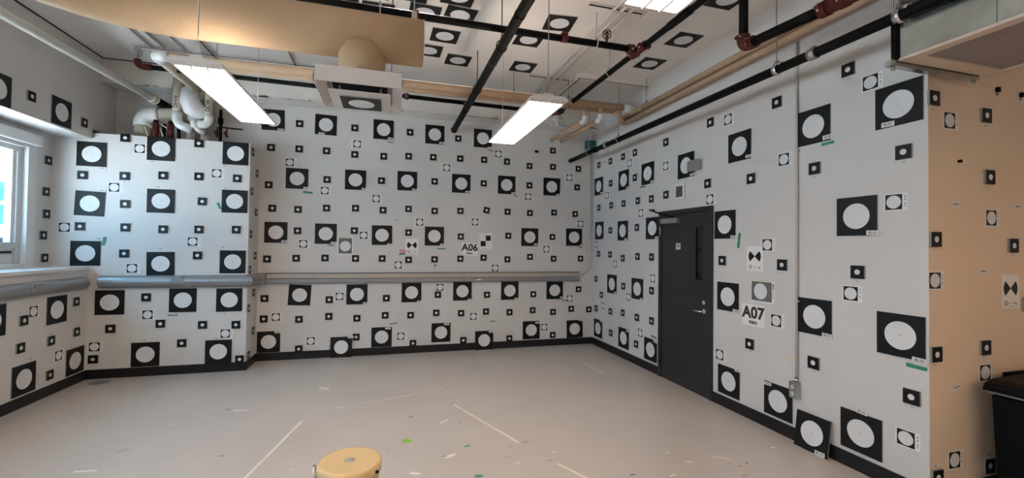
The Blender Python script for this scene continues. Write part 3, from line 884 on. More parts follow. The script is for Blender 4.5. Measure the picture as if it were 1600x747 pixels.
# cross mark, dots, hooks, stickers
q = MB(); q.box(-.022, .022, -.003, .003, 0, .0008, m_lett); q.box(-.003, .003, -.022, .022, 0, .0008, m_lett); o = q.build('cross_mark'); o.matrix_world = wall_matrix('back', .119, 2.106); tag(o, 'thin drawn cross mark on the back wall right of a large board', 'mark')
q = MB(); q.box(-.014, .014, -.02, .02, 0, .003, m_lett); o = q.build('tape_piece'); o.matrix_world = wall_matrix('back', .738, 1.385); tag(o, 'tiny dark tape piece just above the back wall trunking', 'tape')
q = MB(); q.box(-.028, .028, -.018, .018, 0, .03, m_cart, .004); o = q.build('wall_sensor'); o.matrix_world = wall_matrix('back', 2.438, 3.354); tag(o, 'tiny black block high on the back wall right of the lamp', 'sensor')
for a, b, s_, lb in ((4.248, 2.89, 1.2, 'left'), (4.516, 2.88, 1.0, 'right')):
    q = MB(); q.box(-.012*s_, .012*s_, -.018, .018, 0, .022, m_cart, .005); q.box(-.004, .004, -.04, -.018, 0, .01, m_lett); o = q.build('wall_hook'); o.matrix_world = wall_matrix('tan', a, b, 0, .003); tag(o, f'black hook high on the tan wall, {lb} one of two', 'hook')
q = MB(); q.tube([(0, 0, 0), (0, 0, .02)], .011, m_cart, 12); o = q.build('wall_hook'); o.matrix_world = wall_matrix('tan', 3.835, 2.34, 0, .003); tag(o, 'small black round knob on the tan wall, lower than the hooks', 'hook')
for a, b, lb, rl in ((3.809, 2.038, 'upper left', 0), (4.477, 2.047, 'upper right', -8), (4.087, 1.569, 'middle', 0), (3.802, .769, 'low left', 12)):
    q = MB(); q.box(-.042, .042, -.02, .02, 0, .0015, m_strip)
    for i in range(5): q.box(-.026 + i*.011, -.018 + i*.011, -.005, .006, .0015, .0019, m_lett)
    o = q.build('sticker'); o.matrix_world = wall_matrix('tan', a, b, rl, .003); tag(o, f'small printed label sticker on the tan wall, {lb} one', 'sticker')
# tape on walls
def tape(wl_, a, b, L, h, rot, m, label, off=.001):
    q = MB(); rr = random.Random(int(a * 1000)); n = 4
    top = [(-L/2 + L*i/n, h/2 + rr.uniform(-.1, .1)*h) for i in range(n + 1)]; bot = [(L/2 - L*i/n, -h/2 + rr.uniform(-.1, .1)*h) for i in range(n + 1)]
    q.prism(bot + top, 0, .0008, m); o = q.build('tape_strip'); o.matrix_world = wall_matrix(wl_, a, b, rot, off); tag(o, label, 'tape')
for a in ((('back', .005, 3.325, .09, .016, -6, m_green, 'dark green tape strip below the third large board in the back wall top row')),
          ('back', 1.635, 3.312, .085, .016, -3, m_green, 'green tape strip under the large board right of the hanging lamp end'),
          ('back', -1.168, 2.478, .13, .03, -5, m_green, 'green tape strip below the leftmost second-row large board on back wall'),
          ('back', 2.075, 2.577, .075, .014, -35, m_dark, 'dark tape strip curling off a second-row large board on back wall'),
          ('back', .833, 1.657, .13, .02, 0, m_green, 'green tape strip left of the A06 sign under a large board'),
          ('back', 2.98, .775, .09, .016, -4, m_green, 'green tape strip below the rightmost large board under the trunking'),
          ('back', .10, .475, .11, .018, 5, m_green, 'green tape strip above a bottom-row large board near wall centre'),
          ('back', 1.702, .456, .10, .015, 4, m_green, 'green tape strip low on the back wall away from any board'),
          ('back', .223, 1.615, .10, .04, -3, m_pink, 'pink tape strip left of the back wall bow tie emblem'),
          ('back', .218, 1.57, .09, .022, 5, m_dark, 'dark tape strip below the pink tape on the back wall'),
          ('back', -.83, 1.69, .09, .014, 0, m_dark, 'grey tape strip under the second large board left of the grey sheet'),
          ('back', 3.29, 1.712, .07, .014, 8, m_dark, 'dark tape strip under the rightmost large board above the trunking'),
          ('chase', -3.41, 1.707, .11, .035, 80, m_green, 'pale green upright tape strip beside the board above the sill'),
          ('chase', -2.168, 2.198, .09, .032, -65, m_green, 'slanted green tape strip left of a large board on the projecting wall'),
          ('chase', -2.655, .762, .12, .02, 0, m_green, 'green tape strip under a large board below the projecting wall trunking'),
          ('right', -5.516, 2.595, .16, .02, 0, m_green, 'green tape strip under a large board high above the door'),
          ('right', -3.72, 1.80, .16, .032, 83, m_green, 'green upright tape strip right of the board touching the door frame'),
          ('right', -2.765, 2.605, .085 * 1.3, .024, 0, m_green, 'green tape strip under board BL08'),
          ('right', -2.135, .905, .125, .026, -3, m_green, 'green tape strip under board BL20'),
          ('right', -5.223, .49, .12, .026, -8, m_green, 'green tape strip above the bottom board left of the door'),
          ('right', -3.10, .715, .14, .03, -4, m_cream_t, 'faint cream tape strip above a low board near the outlet box')):
    tape(*a)
# ------------------------------------------------------------------ things on the floor
def fl_tape(p0, p1, wd, m, label, name='tape_line'):
    p0, p1 = Vector(p0), Vector(p1); d = p1 - p0; L = d.length; rr = random.Random(int(p0.x * 999)); n = max(2, int(L / .12))
    top = [(L*i/n, wd/2 + rr.uniform(-.12, .12)*wd) for i in range(n + 1)]; bot = [(L - L*i/n, -wd/2 + rr.uniform(-.12, .12)*wd) for i in range(n + 1)]
    q = MB(); q.prism(bot + top, .0002, .0009, m); o = q.build(name); o.location = (p0.x, p0.y, 0); o.rotation_euler.z = math.atan2(d.y, d.x); tag(o, label, 'tape')
fl_tape((-.765, 4.597), (-.985, 3.49), .026, m_white_t, 'long straight white tape line on the floor left of the cream bin')
fl_tape((.712, 4.674), (1.125, 3.632), .024, m_cream_t, 'long cream tape line across the middle of the floor')
fl_tape((1.313, 3.211), (1.50, 2.83), .028, m_cream_t, 'short cream tape line at the front edge of the floor')
fl_tape((2.825, 5.919), (2.841, 5.344), .012, m_cream_t, 'thin faint tape line on the floor before the right wall corner')
fl_tape((-.497, 4.871), (.295, 5.1), .012, m_white_t, 'thin faint white tape line on the floor behind the long lines')
fl_tape((-1.482, 5.044), (-1.354, 5.03), .02, m_white_t, 'short white tape strip on the floor beside a dark scrap')
fl_tape((-2.2, 3.991), (-2.05, 3.978), .025, m_white_t, 'white tape strip on the floor at the front left')
fl_tape((.506, 4.215), (.595, 4.288), .022, m_white_t, 'slanted short white tape strip on the floor near the long cream line')
q = MB()
for a, b in (((-.759, 5.647), (-.633, 5.485)), ((-.745, 5.512), (-.645, 5.62))):
    A, B = Vector(a), Vector(b); d = (B - A).normalized(); nn = Vector((-d.y, d.x)) * .010; q.prism([tuple(A - nn), tuple(B - nn), tuple(B + nn), tuple(A + nn)], .0002, .001 if a[1] > 5.6 else .0016, m_white_t)
tag(q.build('tape_cross'), 'white tape cross on the floor in the middle distance', 'tape')
fl_tape((2.587, 2.999), (2.71, 2.925), .018, m_cream_t, 'long cream tape remnant on the floor near the right wall', 'tape_scrap')
scr = [(-1.546, 5.096, m_dark, .06, 'dark scrap beside the short white strip'), (-2.175, 4.799, m_white_t, .045, 'pale scrap, far left of the floor'), (-1.914, 4.808, m_white_t, .045, 'pale scrap, second from left'),
       (-2.05, 4.301, m_grey_t, .12, 'long grey smear at left'), (-1.253, 4.002, m_green, .07, 'green scrap left of the long white line'), (-.67, 3.63, m_white_t, .035, 'tiny white scrap left of the cream bin'),
       (.186, 3.913, m_lime, .075, 'bright lime square just right of the cream bin'), (.248, 4.445, m_dark, .06, 'dark printed scrap behind the lime square'), (.028, 3.781, m_grey_t, .05, 'grey scrap above the bin lid'),
       (.085, 3.653, m_grey_t, .05, 'grey scrap close to the bin lid, right side'), (.477, 3.552, m_dark, .04, 'small dark scrap right of the bin'), (.221, 3.342, m_white_t, .11, 'long white shred right of the bin'),
       (.707, 4.731, m_green, .05, 'dark green scrap at the far end of the cream line'), (.717, 5.238, m_dark, .05, 'dark sliver behind the cream line end'), (.445, 5.682, m_dark, .04, 'dark fleck furthest back on the floor'),
       (.698, 4.198, m_dark, .035, 'dark fleck left of the long cream line'), (.678, 3.687, m_green, .075, 'dark green strip left of the cream line'), (.515, 3.546, m_white_t, .12, 'white shred with dark edge'),
       (.962, 3.422, m_grey_t, .06, 'grey curl near the cream line end'), (1.012, 3.301, m_cream_t, .07, 'cream curl at the front middle'), (1.028, 3.581, m_grey_t, .06, 'grey flake under the cream line'),
       (1.184, 3.634, m_brown_t, .09, 'brown remnant touching the cream line end'), (.674, 3.187, m_green, .08, 'green strip at the bottom edge of the picture'), (1.358, 3.399, m_cream_t, .06, 'pale cream remnant above the front tape line'),
       (1.271, 3.276, m_brown_t, .06, 'brown remnant at the front tape line start'), (1.809, 3.711, m_brown_t, .07, 'brown sliver in mid floor'), (1.795, 2.915, m_dark, .06, 'black curled scrap at front right'),
       (2.273, 3.156, m_white_t, .05, 'white scrap at right of the floor'), (2.347, 2.974, m_cream_t, .09, 'cream oval patch at front right'), (2.649, 2.879, m_brown_t, .045, 'brown flake, first right of the cream remnant'),
       (2.689, 2.818, m_brown_t, .05, 'brown flake, second right of the cream remnant'), (2.783, 2.845, m_dark, .035, 'dark fleck at front right'), (2.622, 2.692, m_brown_t, .07, 'brown patch at the front right edge'),
       (3.214, 3.007, m_white_t, .06, 'pale flake by the right baseboard'), (2.085, 2.831, m_cream_t, .08, 'cream remnant at the front edge right of centre'), (2.353, 5.318, m_dark, .05, 'dark sliver towards the back right corner')]
for i, (x, y, m, s_, lb) in enumerate(scr):
    rr = random.Random(i + 3); n = 7; q = MB(); ph = rr.uniform(-.6, .6); asp = 1 if m is m_lime else rr.uniform(.22, .5)
    if m is m_lime: pts = [(-.5, -.4), (.5, -.45), (.48, .45), (-.45, .5)]
    else: pts = [(.5*math.cos(2*PI*k/n + .3) * rr.uniform(.7, 1.1), .5*asp*math.sin(2*PI*k/n + .3) * rr.uniform(.6, 1.15)) for k in range(n)]
    q.prism([(a*s_, b*s_) for a, b in pts], .0002, .001, m); o = q.build('tape_scrap'); o.location = (x, y, 0); o.rotation_euler.z = ph; tag(o, lb + ' on the floor' if 'floor' not in lb else lb, 'tape scrap')
q = MB(); q.lathe([(0, .004), (.078, .004), (.092, .003), (.097, 0)], m_stain, n=36); o = q.build('floor_drain'); o.location = (-3.32, 6.44, .0); tag(o, 'round dark drain cover set in the floor at the left corner', 'drain cover')
# cream bin
LO = (-.157, 2.21, 0)
t = thing('cream_bin', 'round cream enamelled bin with a flat lid at the bottom edge of the picture', 'bin', LO)
q = MB(); q.lathe([(0, .02), (.118, .02), (.121, .03), (.137, .645), (.13, .65)], m_bin, n=56); q.build('body', t)
q = MB(); q.lathe([(.140, .628), (.146, .630), (.147, .655), (.146, .668), (.141, .677), (.131, .6805), (.122, .679), (0, .679)], m_binrim, n=64); lid = q.build('lid', t)
q = MB(); q.lathe([(0, .6805), (.024, .6805), (.0245, .679)], m_grey_t, n=28); q.build('round_badge', lid, 'flat grey round badge in the middle of the lid')
q = MB(); q.tube([(-.146, -.03, .61), (-.156, -.012, .655), (-.158, .02, .662), (-.150, .05, .61)], .005, m_chrome, 8); q.box(-.15, -.138, -.04, .06, .60, .615, m_chrome); q.build('bail_handle', t, 'shiny metal handle loop')
q = MB(); q.tube([(.118, -.078, .648), (.132, -.087, .648)], .007, m_cart, 10); q.build('pivot_screw', t)
q = MB(); q.lathe([(.122, 0), (.125, .004), (.124, .025), (.118, .025)], m_cart, n=48); q.build('base_ring', t)
# black bin at right
LO = (4.34, 1.64, 0)
t = thing('wheeled_bin', 'large black plastic bin with a lid in front of the tan wall', 'bin', LO); t.scale = (1, 1, .963)
q = MB(); A = [(-.395, -.29), (.395, -.29), (.395, .29), (-.395, .29)]; B_ = [(-.415, -.31), (.415, -.31), (.415, .31), (-.415, .31)]
va = [q.bm.verts.new((x, y, .06)) for x, y in A]; vb = [q.bm.verts.new((x, y, .79)) for x, y in B_]; k = q.mi(m_cart)
q.bm.faces.new(va[::-1]); q.bm.faces.new(vb)
for i in range(4): q.bm.faces.new((va[i], va[(i+1) % 4], vb[(i+1) % 4], vb[i]))
bmesh.ops.bevel(q.bm, geom=list(q.bm.edges), offset=.02, segments=3, affect='EDGES'); q.build('body', t)
q = MB(); q.box(-.425, .425, -.325, .325, .787, .803, m_trunk, .006); q.build('rim', t, 'rim edge under the lid, grey for the reflected light line')  # grey colour stands in for the light line reflected along the black lid
q = MB()
prof = [(-.44, .805), (-.445, .83), (-.43, .862), (-.36, .880), (0, .892), (.36, .880), (.43, .862), (.445, .83), (.44, .805)]
q.prism(prof, -.335, .335, m_cart, (0, 2, 1)); bmesh.ops.bevel(q.bm, geom=[e for e in q.bm.edges if abs(e.verts[0].co.y - e.verts[1].co.y) < .001 and e.verts[0].co.z > .81], offset=.015, segments=2, affect='EDGES')
q.build('lid', t)
q = MB(); q.box(-.20, .43, .336, .352, .845, .905, m_cart, .005); q.build('handle', t)
for sx in (-.28, .28):
    q = MB(); q.tube([(sx - .02, .24, .06), (sx + .02, .24, .06)], .06, m_cart, 20); q.build('wheel', t)
    q = MB(); q.box(sx - .03, sx + .03, -.26, -.2, 0, .07, m_cart, .004); q.build('foot', t)

# ================================================================== WALL EQUIPMENT
def local_thing(name, label, cat, loc): return thing(name, label, cat, loc)
# outlet box with conduit on right wall
t = local_thing('conduit', 'slim cream painted conduit running down the right wall to an outlet box', 'conduit', (XR, 3.04, 0))
q = MB(); q.tube([(-.016, 0, .565), (-.016, 0, 3.58)], .0115, m_conduit, 12); q.build('pipe', t)
q = MB(); q.tube([(-.016, 0, .535), (-.016, 0, .56)], .016, m_chrome, 14); q.tube([(-.016, 0, .56), (-.016, 0, .572)], .014, m_teal, 14); q.build('connector', t)
for z in (1.25, 2.6, 3.4):
    q = MB(); q.box(-.03, 0, -.022, .022, z - .008, z + .008, m_conduit, .002); q.build('strap', t)
t = local_thing('outlet_box', 'grey metal double outlet box at the foot of the wall conduit', 'outlet', (XR, 3.045, .46))
q = MB(); q.box(-.055, 0, -.036, .036, -.07, .075, m_steel, .006); q.build('box', t)
q = MB(); q.box(-.058, -.055, -.034, .034, -.068, .073, m_steel, .001); pl_ = q.build('cover_plate', t)
for z in (-.028, .03):
    q = MB(); q.prism([(.016*math.cos(k*PI/8), z + .019*math.sin(k*PI/8)) for k in range(16)], -.061, -.058, m_outlet, (1, 2, 0)); q.box(-.0614, -.0608, -.007, -.004, z - .004, z + .008, m_cart); q.box(-.0614, -.0608, .004, .007, z - .004, z + .008, m_cart); q.build('socket', t)
# grey junction box above door
t = local_thing('junction_box', 'grey metal junction box overlapping a large board above the door', 'junction box', (XR, 4.37, 2.70))
q = MB(); q.box(-.07, -.009, -.088, .088, -.062, .062, m_trunk, .004); q.build('body', t)
q = MB(); q.box(-.074, -.07, -.088, .088, -.062, .062, m_trunk, .002)
for y in (-.06, .06): q.tube([(-.076, y, 0), (-.073, y, 0)], .006, m_rod, 8)
q.build('cover', t)
t = local_thing('wall_speaker', 'square white framed wall speaker with brown grille above the door', 'speaker', (XR, 4.675, 2.425))
q = MB(); h = .098
for s_ in ((-h, h, h - .03, h), (-h, h, -h, -h + .03), (-h, -h + .03, -h + .03, h - .03), (h - .03, h, -h + .03, h - .03)): q.box(-.022, 0, s_[0], s_[1], s_[2], s_[3], m_white, .002)
q.build('frame', t)
q = MB(); q.box(-.010, 0, -h + .03, h - .03, -h + .03, h - .03, mat('brown grille', (.20, .15, .115), .8)); 
for i in range(9): zz = -h + .04 + i*.0145; q.box(-.013, -.010, -h + .032, h - .032, zz, zz + .004, m_cart)
q.build('grille', t)
t = local_thing('alarm_box', 'teal square box high in the back right corner', 'alarm box', (3.44, YB, 3.52))
q = MB(); q.box(-.092, .088, -.10, 0, -.075, .085, m_teal, .006); q.build('body', t); q = MB(); q.box(-.075, .07, -.106, -.10, -.06, .07, m_teal, .003); q.build('cover', t)
# conduit back right corner
t = local_thing('conduit', 'white conduit down the back right corner, curving to the trunking', 'conduit', (3.46, YB, 0))
q = MB(); q.tube([(0, -.02, 3.44), (0, -.02, 1.45)] + arc((0, -.02, 1.23), (0, -.02, 1.45), (-.22, -.02, 1.23), 10)[1:], .0145, m_wpipe, 12); q.build('pipe', t)
q = MB(); q.tube([(-.22, -.02, 1.23), (-.216 + 0, -.02, 1.23)], .02, m_cart, 12); q.build('connector', t)
for z in (3.0, 2.3, 1.62):
    q = MB(); q.box(-.024, .024, -.036, 0, z - .008, z + .008, m_wpipe, .002); q.build('strap', t)

# ================================================================== CEILING SERVICES
def lamp(x, y0, y1, wire_x, wire_y, label, z=2.88, hw=.158, lens=None):
    L = y1 - y0; yc = (y0 + y1) / 2
    t = thing('ceiling_light', label, 'ceiling light', (x, yc, z), 'suspended ceiling lights')
    q = MB(); h = L / 2
    # shallow tray, tapered on top
    prof = [(-hw, 0), (-hw, .012), (-hw + .025, .034), (hw - .025, .034), (hw, .012), (hw, 0), (hw - .012, 0), (hw - .012, .006), (-hw + .012, .006), (-hw + .012, 0)]
    q.prism(prof, -h, h, m_metalw, (0, 2, 1)); q.box(-hw + .012, hw - .012, -h, -h + .085, 0, .006, m_metalw); q.box(-hw + .012, hw - .012, h - .02, h, 0, .006, m_metalw)
    q.build('housing', t)
    q = MB(); q.box(-hw + .035, hw - .035, -h + .12, -.03, .034, .037, m_lens_up); q.box(-hw + .035, hw - .035, .03, h - .12, .034, .037, m_lens_up); q.build('upper_lens', t)
    n = 3; w0 = (2*hw - .03) / n
    for i in range(n):
        q = MB(); a = -hw + .015 + w0*i; q.box(a + .003, a + w0 - .003, -h + .09, h - .024, .0, .0055, lens or m_lens); q.build('lens', t)
    for i in (1, 2):
        q = MB(); a = -hw + .015 + w0*i; q.box(a - .0055, a + .0055, -h + .085, h - .02, -.012, .006, m_conduit); q.build('divider', t)
    for s_ in (-1, 1):
        q = MB(); q.prism([(-.05, .034), (.05, .034), (.035, .06), (-.035, .06)], s_*(h - .05) - .02, s_*(h - .05) + .02, m_metalw, (0, 2, 1)); q.build('bracket', t)
        q = MB(); q.tube([(-.03, s_*(h - .05), .055), (0, s_*(h - .05), .20), (.03, s_*(h - .05), .055)], .0025, m_rod, 6); q.tube([(0, s_*(h - .05), .20), (0, s_*(h - .05), ZC - z)], .004 if s_ < 0 else .0018, m_rod, 8); q.build('suspension_wire', t)
lamp(-1.240, 3.283, 4.76, 0, 0, 'lit suspended lamp at left in front of the projecting wall pipes')
lamp(1.222, 3.232, 4.79, 0, 0, 'lit suspended lamp right of centre, hanging below the crossing pipes')
lamp(1.222, .33, 1.87, 0, 0, 'suspended lamp at the top edge of the picture, only its end showing')
for xx, yy in ((-1.240, .33), (1.222, -2.5), (-1.240, -2.5), (3.72, -2.2), (6.18, -2.2)):
    lamp(xx, yy, yy + 1.5, 0, 0, {(-1.240, .33): 'suspended lamp nearer the viewer on the window side', (1.222, -2.5): 'suspended lamp behind the viewer at right', (-1.240, -2.5): 'suspended lamp behind the viewer on the window side', (6.18, -2.2): 'warm suspended lamp behind the viewer at far right', (3.72, -2.2): 'warm suspended lamp lighting the tan wall'}[(xx, yy)], lens=m_lens_w if xx > 3 else None)

# duct
LO = (-.5, 3.73, 3.41)
t = thing('air_duct', 'big round tan insulated air duct across the top left', 'duct', LO)
q = MB(); R_ = .187; cx = -1.50
path = [(.253 + .5, 0, 0), (0, 0, 0), (cx + .5, 0, .0)]
for i in range(1, 9):
    a = i / 8 * PI / 2; path.append((cx + .5 - .95*math.sin(a), -.95*(1 - math.cos(a)), .02 * i / 8))
path += [(cx + .5 - .95, -1.8, .03), (cx + .5 - .95, -4.5, .03)]
q.tube(path, R_, m_duct, 40); q.build('main_duct', t)
q = MB(); q.tube([(.27, 0, -.10), (.27, 0, -.41)], .182, m_duct, 36); q.build('branch_duct', t)
q = MB(); q.tube([(.753, 0, 0), (.758, 0, 0)], .19, m_cpipe, 40); q.build('end_rim', t)
for xx in (.68, -.9):
    q = MB(); q.box(xx - .018, xx + .018, -.19, -.185, -.05, .10, m_trunk2) if 0 else None; q.tube([(xx, 0, .185), (xx, 0, ZC - 3.41)], .005, m_rod, 8); q.box(xx - .022, xx + .022, -.012, .012, .18, .27, m_trunk2); q.build('hanger_strap', t)
# diffuser
LO = (-.225, 3.665, 2.88)
t = thing('ceiling_diffuser', 'square white air diffuser under the duct branch', 'diffuser', LO)
q = MB(); o_, i_ = .312, .235
q.quad([(-o_, -o_, 0), (o_, -o_, 0), (i_, -i_, .03), (-i_, -i_, .03)], m_metalw); q.quad([(o_, -o_, 0), (o_, o_, 0), (i_, i_, .03), (i_, -i_, .03)], m_metalw)
q.quad([(o_, o_, 0), (-o_, o_, 0), (-i_, i_, .03), (i_, i_, .03)], m_metalw); q.quad([(-o_, o_, 0), (-o_, -o_, 0), (-i_, -i_, .03), (-i_, i_, .03)], m_metalw)
q.box(-o_, o_, -o_, -o_ + .006, -.002, .05, m_metalw); q.box(-o_, o_, o_ - .006, o_, -.002, .05, m_metalw); q.box(-o_, -o_ + .006, -o_, o_, -.002, .05, m_metalw); q.box(o_ - .006, o_, -o_, o_, -.002, .05, m_metalw)
q.build('outer_cone', t)
q = MB(); q.box(-.30, .30, -.30, .30, .05, .12, m_metalw); q.box(-.2, .2, -.2, .2, .03, .05, m_gap); q.tube([(.0, .065, .12), (0, .065, .16)], .186, m_metalw, 32); q.build('plenum', t)
q = MB(); q.box(-.225, .225, -.225, .225, -.030, -.022, m_metalw, .003); q.build('inner_plate', t)
for sx in (-.15, .15):
    for sy in (-.15, .15):
        q = MB(); q.box(sx - .008, sx + .008, sy - .008, sy + .008, -.022, .035, m_rod); q.build('spacer', t)
tb = thing('target_board', 'large black disc board fixed under the square air diffuser', 'target board', group='large disc boards on the ceiling')
tb.matrix_world = Matrix.Translation((-.225, 3.70, 2.849)) @ Matrix(((1, 0, 0, 0), (0, -1, 0, 0), (0, 0, -1, 0), (0, 0, 0, 1)))
inst('board', me_big, tb); inst('disc', me_bigdisc, tb)

# pipe helpers
def hanger(t, x, y, zp, r, m=m_rod, ring=True):
    q = MB(); q.tube([(x, y, zp + r + .03), (x, y, ZC)], .005, m, 8)
    if ring:
        n = 16; q.tube([(x + (r + .006)*math.cos(2*PI*i/n + .1), y, zp + .006 + (r + .012)*math.sin(2*PI*i/n + .1)) for i in range(n + 1)], .005, m, 6, caps=False); q.box(x - .012, x + .012, y - .01, y + .01, zp + r + .012, zp + r + .04, m)
    q.build('hanger', t)
def yhang(t, x, y, zp, r, m=m_rod):
    # hanger whose ring encircles a pipe running along X
    q = MB(); q.tube([(x, y, zp + r + .03), (x, y, ZC)], .005, m, 8); n = 16
    q.tube([(x, y + (r + .006)*math.cos(2*PI*i/n + .1), zp + .006 + (r + .012)*math.sin(2*PI*i/n + .1)) for i in range(n + 1)], .005, m, 6, caps=False); q.box(x - .01, x + .01, y - .012, y + .012, zp + r + .012, zp + r + .04, m); q.build('hanger', t)
def coupling(q, x, y, z, axis, r, m=m_red):
    if axis == 'x': q.tube([(x - .028, y, z), (x + .028, y, z)], r + .016, m, 16); a = (0, 1, 0)
    elif axis == 'y': q.tube([(x, y - .028, z), (x, y + .028, z)], r + .016, m, 16); a = (1, 0, 0)
    else: q.tube([(x, y, z - .028), (x, y, z + .028)], r + .016, m, 16); a = (1, 0, 0)
    for s_ in (-1, 1):
        c = Vector((x, y, z)) + Vector(a) * s_ * (r + .024); q.box(c.x - .018, c.x + .018, c.y - .018, c.y + .018, c.z - .014, c.z + .014, m, .004)
        q.tube([c - Vector((0, 0, .028)), c + Vector((0, 0, .028))] if axis != 'z' else [c - Vector((0, .028, 0)), c + Vector((0, .028, 0))], .007, m_steel, 8)
# A: thick diagonal pipe
t = thing('black_pipe', 'thick black pipe running towards the back wall, in front of the crossing pipe', 'pipe')
q = MB(); q.tube([(1.0, -3.05, 3.59), (1.0, 6.99, 3.59)], .0445, m_bpipe, 18); q.build('pipe', t)
q = MB(); q.tube([(1.0, 6.99, 3.59), (1.0, 7.02, 3.59)], .052, m_bpipe, 18); q.build('end_cap', t)
for y in (3.35, 5.9): 
    q = MB(); q.tube([(1.0, y - .02, 3.59), (1.0, y + .02, 3.59)], .0475, m_bpipe, 18); q.build('band', t)
q = MB(); q.tube([(1.0, 4.30, 3.59), (1.0, 4.308, 3.59)], .047, m_steel, 18); q.build('clamp', t)
for y in (5.124, 3.95): hanger(t, 1.0, y, 3.59, .0445, m_bpipe)
# sprinkler network
t = thing('sprinkler_pipe', 'black sprinkler pipe crossing the ceiling from side to side above the diagonal pipe', 'pipe')
q = MB(); q.tube([(-2.2, 3.93, 3.75), (2.41, 3.93, 3.75)], .0325, m_bpipe, 16); q.build('pipe', t)
q = MB(); q.tube([(1.60, 3.93, 3.75), (1.66, 3.93, 3.75)], .037, m_red, 12); q.box(1.60, 1.66, 3.90, 3.96, 3.785, 3.81, m_red, .004); q.build('coupling', t, 'red coupling')
q = MB(); coupling(q, .20, 3.93, 3.75, 'x', .0325); q.build('coupling', t, 'red coupling')
q = MB(); coupling(q, -.78, 3.93, 3.75, 'x', .0325); q.build('coupling', t, 'red coupling')
for x in (1.975, -.10): yhang(t, x, 3.93, 3.75, .0325, m_wpipe if x > 1 else m_rod)
t = thing('sprinkler_pipe', 'black sprinkler pipe running from the red tee towards the back corner', 'pipe')
q = MB(); q.tube([(2.455, -3.05, 3.75), (2.455, 6.12, 3.75)], .0305, m_bpipe, 16); q.build('pipe', t)
q = MB(); coupling(q, 2.455, 3.83, 3.75, 'y', .03); coupling(q, 2.455, 4.03, 3.75, 'y', .03); coupling(q, 2.36, 3.93, 3.75, 'x', .03); q.tube([(2.455, 3.83, 3.75), (2.455, 4.03, 3.75)], .042, m_red, 16); q.build('red_tee', t, 'red grooved tee fitting')
q = MB(); q.tube([(2.455, 3.12, 3.75), (2.455, 3.42, 3.75)], .036, m_bpipe, 16); q.build('sleeve', t)
q = MB(); coupling(q, 2.455, 6.08, 3.75, 'y', .03); coupling(q, 2.36, 6.16, 3.75, 'x', .03); q.tube(arc((2.455, 6.16, 3.75), (2.455, 6.09, 3.75), (2.385, 6.16, 3.75), 5), .036, m_red, 14); q.build('red_elbow', t, 'red elbow fitting')
for y in (4.55, 5.6): hanger(t, 2.455, y, 3.75, .0305, m_wpipe)
t = thing('sprinkler_pipe', 'black sprinkler pipe along the front of the beam above the back wall', 'pipe')
q = MB(); q.tube([(2.38, 6.16, 3.75), (-2.72, 6.03, 3.75)], .028, m_bpipe, 14); q.build('pipe', t)
q = MB(); coupling(q, .21, 6.104, 3.75, 'x', .028); q.build('coupling', t, 'red coupling')
q = MB(); coupling(q, 1.02, 6.13, 3.75, 'x', .016); q.build('coupling', t, 'red coupling')
q = MB(); q.tube([(-2.70, 6.03, 3.75), (-2.78, 6.03, 3.75)] + arc((-2.84, 6.03, 3.75), (-2.78, 6.03, 3.75), (-2.84, 6.03, 3.81), 6)[1:] + [(-2.84, 6.03, 3.83)], .036, m_red, 14); q.build('red_elbow', t, 'red elbow fitting at the left end')
def sprink(par, x, y, z, m):
    q = MB(); q.tube([(x, y, z - .03), (x, y, z + .03)], .012, m, 10); q.lathe([(0, z + .062), (.02, z + .060), (.02, z + .056), (0, z + .054)], m, (x, y, 0), 12)
    for a in (0, PI): q.tube([(x + .012*math.cos(a), y, z + .02), (x + .02*math.cos(a), y, z + .04), (x + .004*math.cos(a), y, z + .056)], .003, m, 6)
    q.build('sprinkler_head', par)
    q = MB()
    for i in range(6):
        a = PI*i/3; q.tube([(x + .022*math.cos(a), y + .022*math.sin(a), z + .0), (x + .042*math.cos(a), y + .042*math.sin(a), z + .02), (x + .042*math.cos(a), y + .042*math.sin(a), z + .065), (x + .02*math.cos(a), y + .02*math.sin(a), z + .085)], .0028, m, 6)
    for zz, rr in ((0, .022), (.03, .042), (.06, .042), (.085, .02)): q.tube([(x + rr*math.cos(2*PI*i/14), y + rr*math.sin(2*PI*i/14), z + zz) for i in range(15)], .0028, m, 6, caps=False)
    q.build('wire_cage', par)
sp = thing('sprinkler', 'caged sprinkler head on the red elbow at the left end of the pipe', 'sprinkler', (0, 0, 0)); sprink(sp, -2.84, 6.03, 3.87, m_rod)
sp = thing('sprinkler', 'red caged sprinkler head standing on the crossing pipe', 'sprinkler', (0, 0, 0)); sprink(sp, 2.09, 3.93, 3.82, m_red)
# D long pipe
t = thing('black_pipe', 'long black pipe hung beside the right wall above the door', 'pipe')
q = MB(); q.tube([(3.05, 7.03, 3.225), (3.05, -3.05, 3.13)], .0365, m_bpipe, 18); q.build('pipe', t)
for y, m in ((6.30, m_rod), (5.37, m_rod), (2.82, m_chrome), (1.93, m_chrome)): 
    zp = 3.13 + (y + 3.05) / 10.08 * .095; hanger(t, 3.05, y, zp, .0365, m_rod)
    if m is m_chrome:
        q = MB(); q.tube([(3.05, y - .02, zp), (3.05, y + .02, zp)], .042, m_chrome, 18); q.tube([(3.05, y - .06, zp + .02), (3.05, y - .03, zp + .03)], .03, m_chrome, 12); q.build('clamp', t, 'shiny steel clamp')
for y in (5.72, 5.78, 2.50, 6.05): 
    zp = 3.13 + (y + 3.05) / 10.08 * .095; q = MB(); q.tube([(3.05, y - .03, zp), (3.05, y + .03, zp)], .045, m_rod if y < 5 or y == 5.72 else m_bpipe, 16); q.box(3.04, 3.06, y - .02, y + .02, zp + .03, zp + .055, m_rod); q.build('coupling', t)
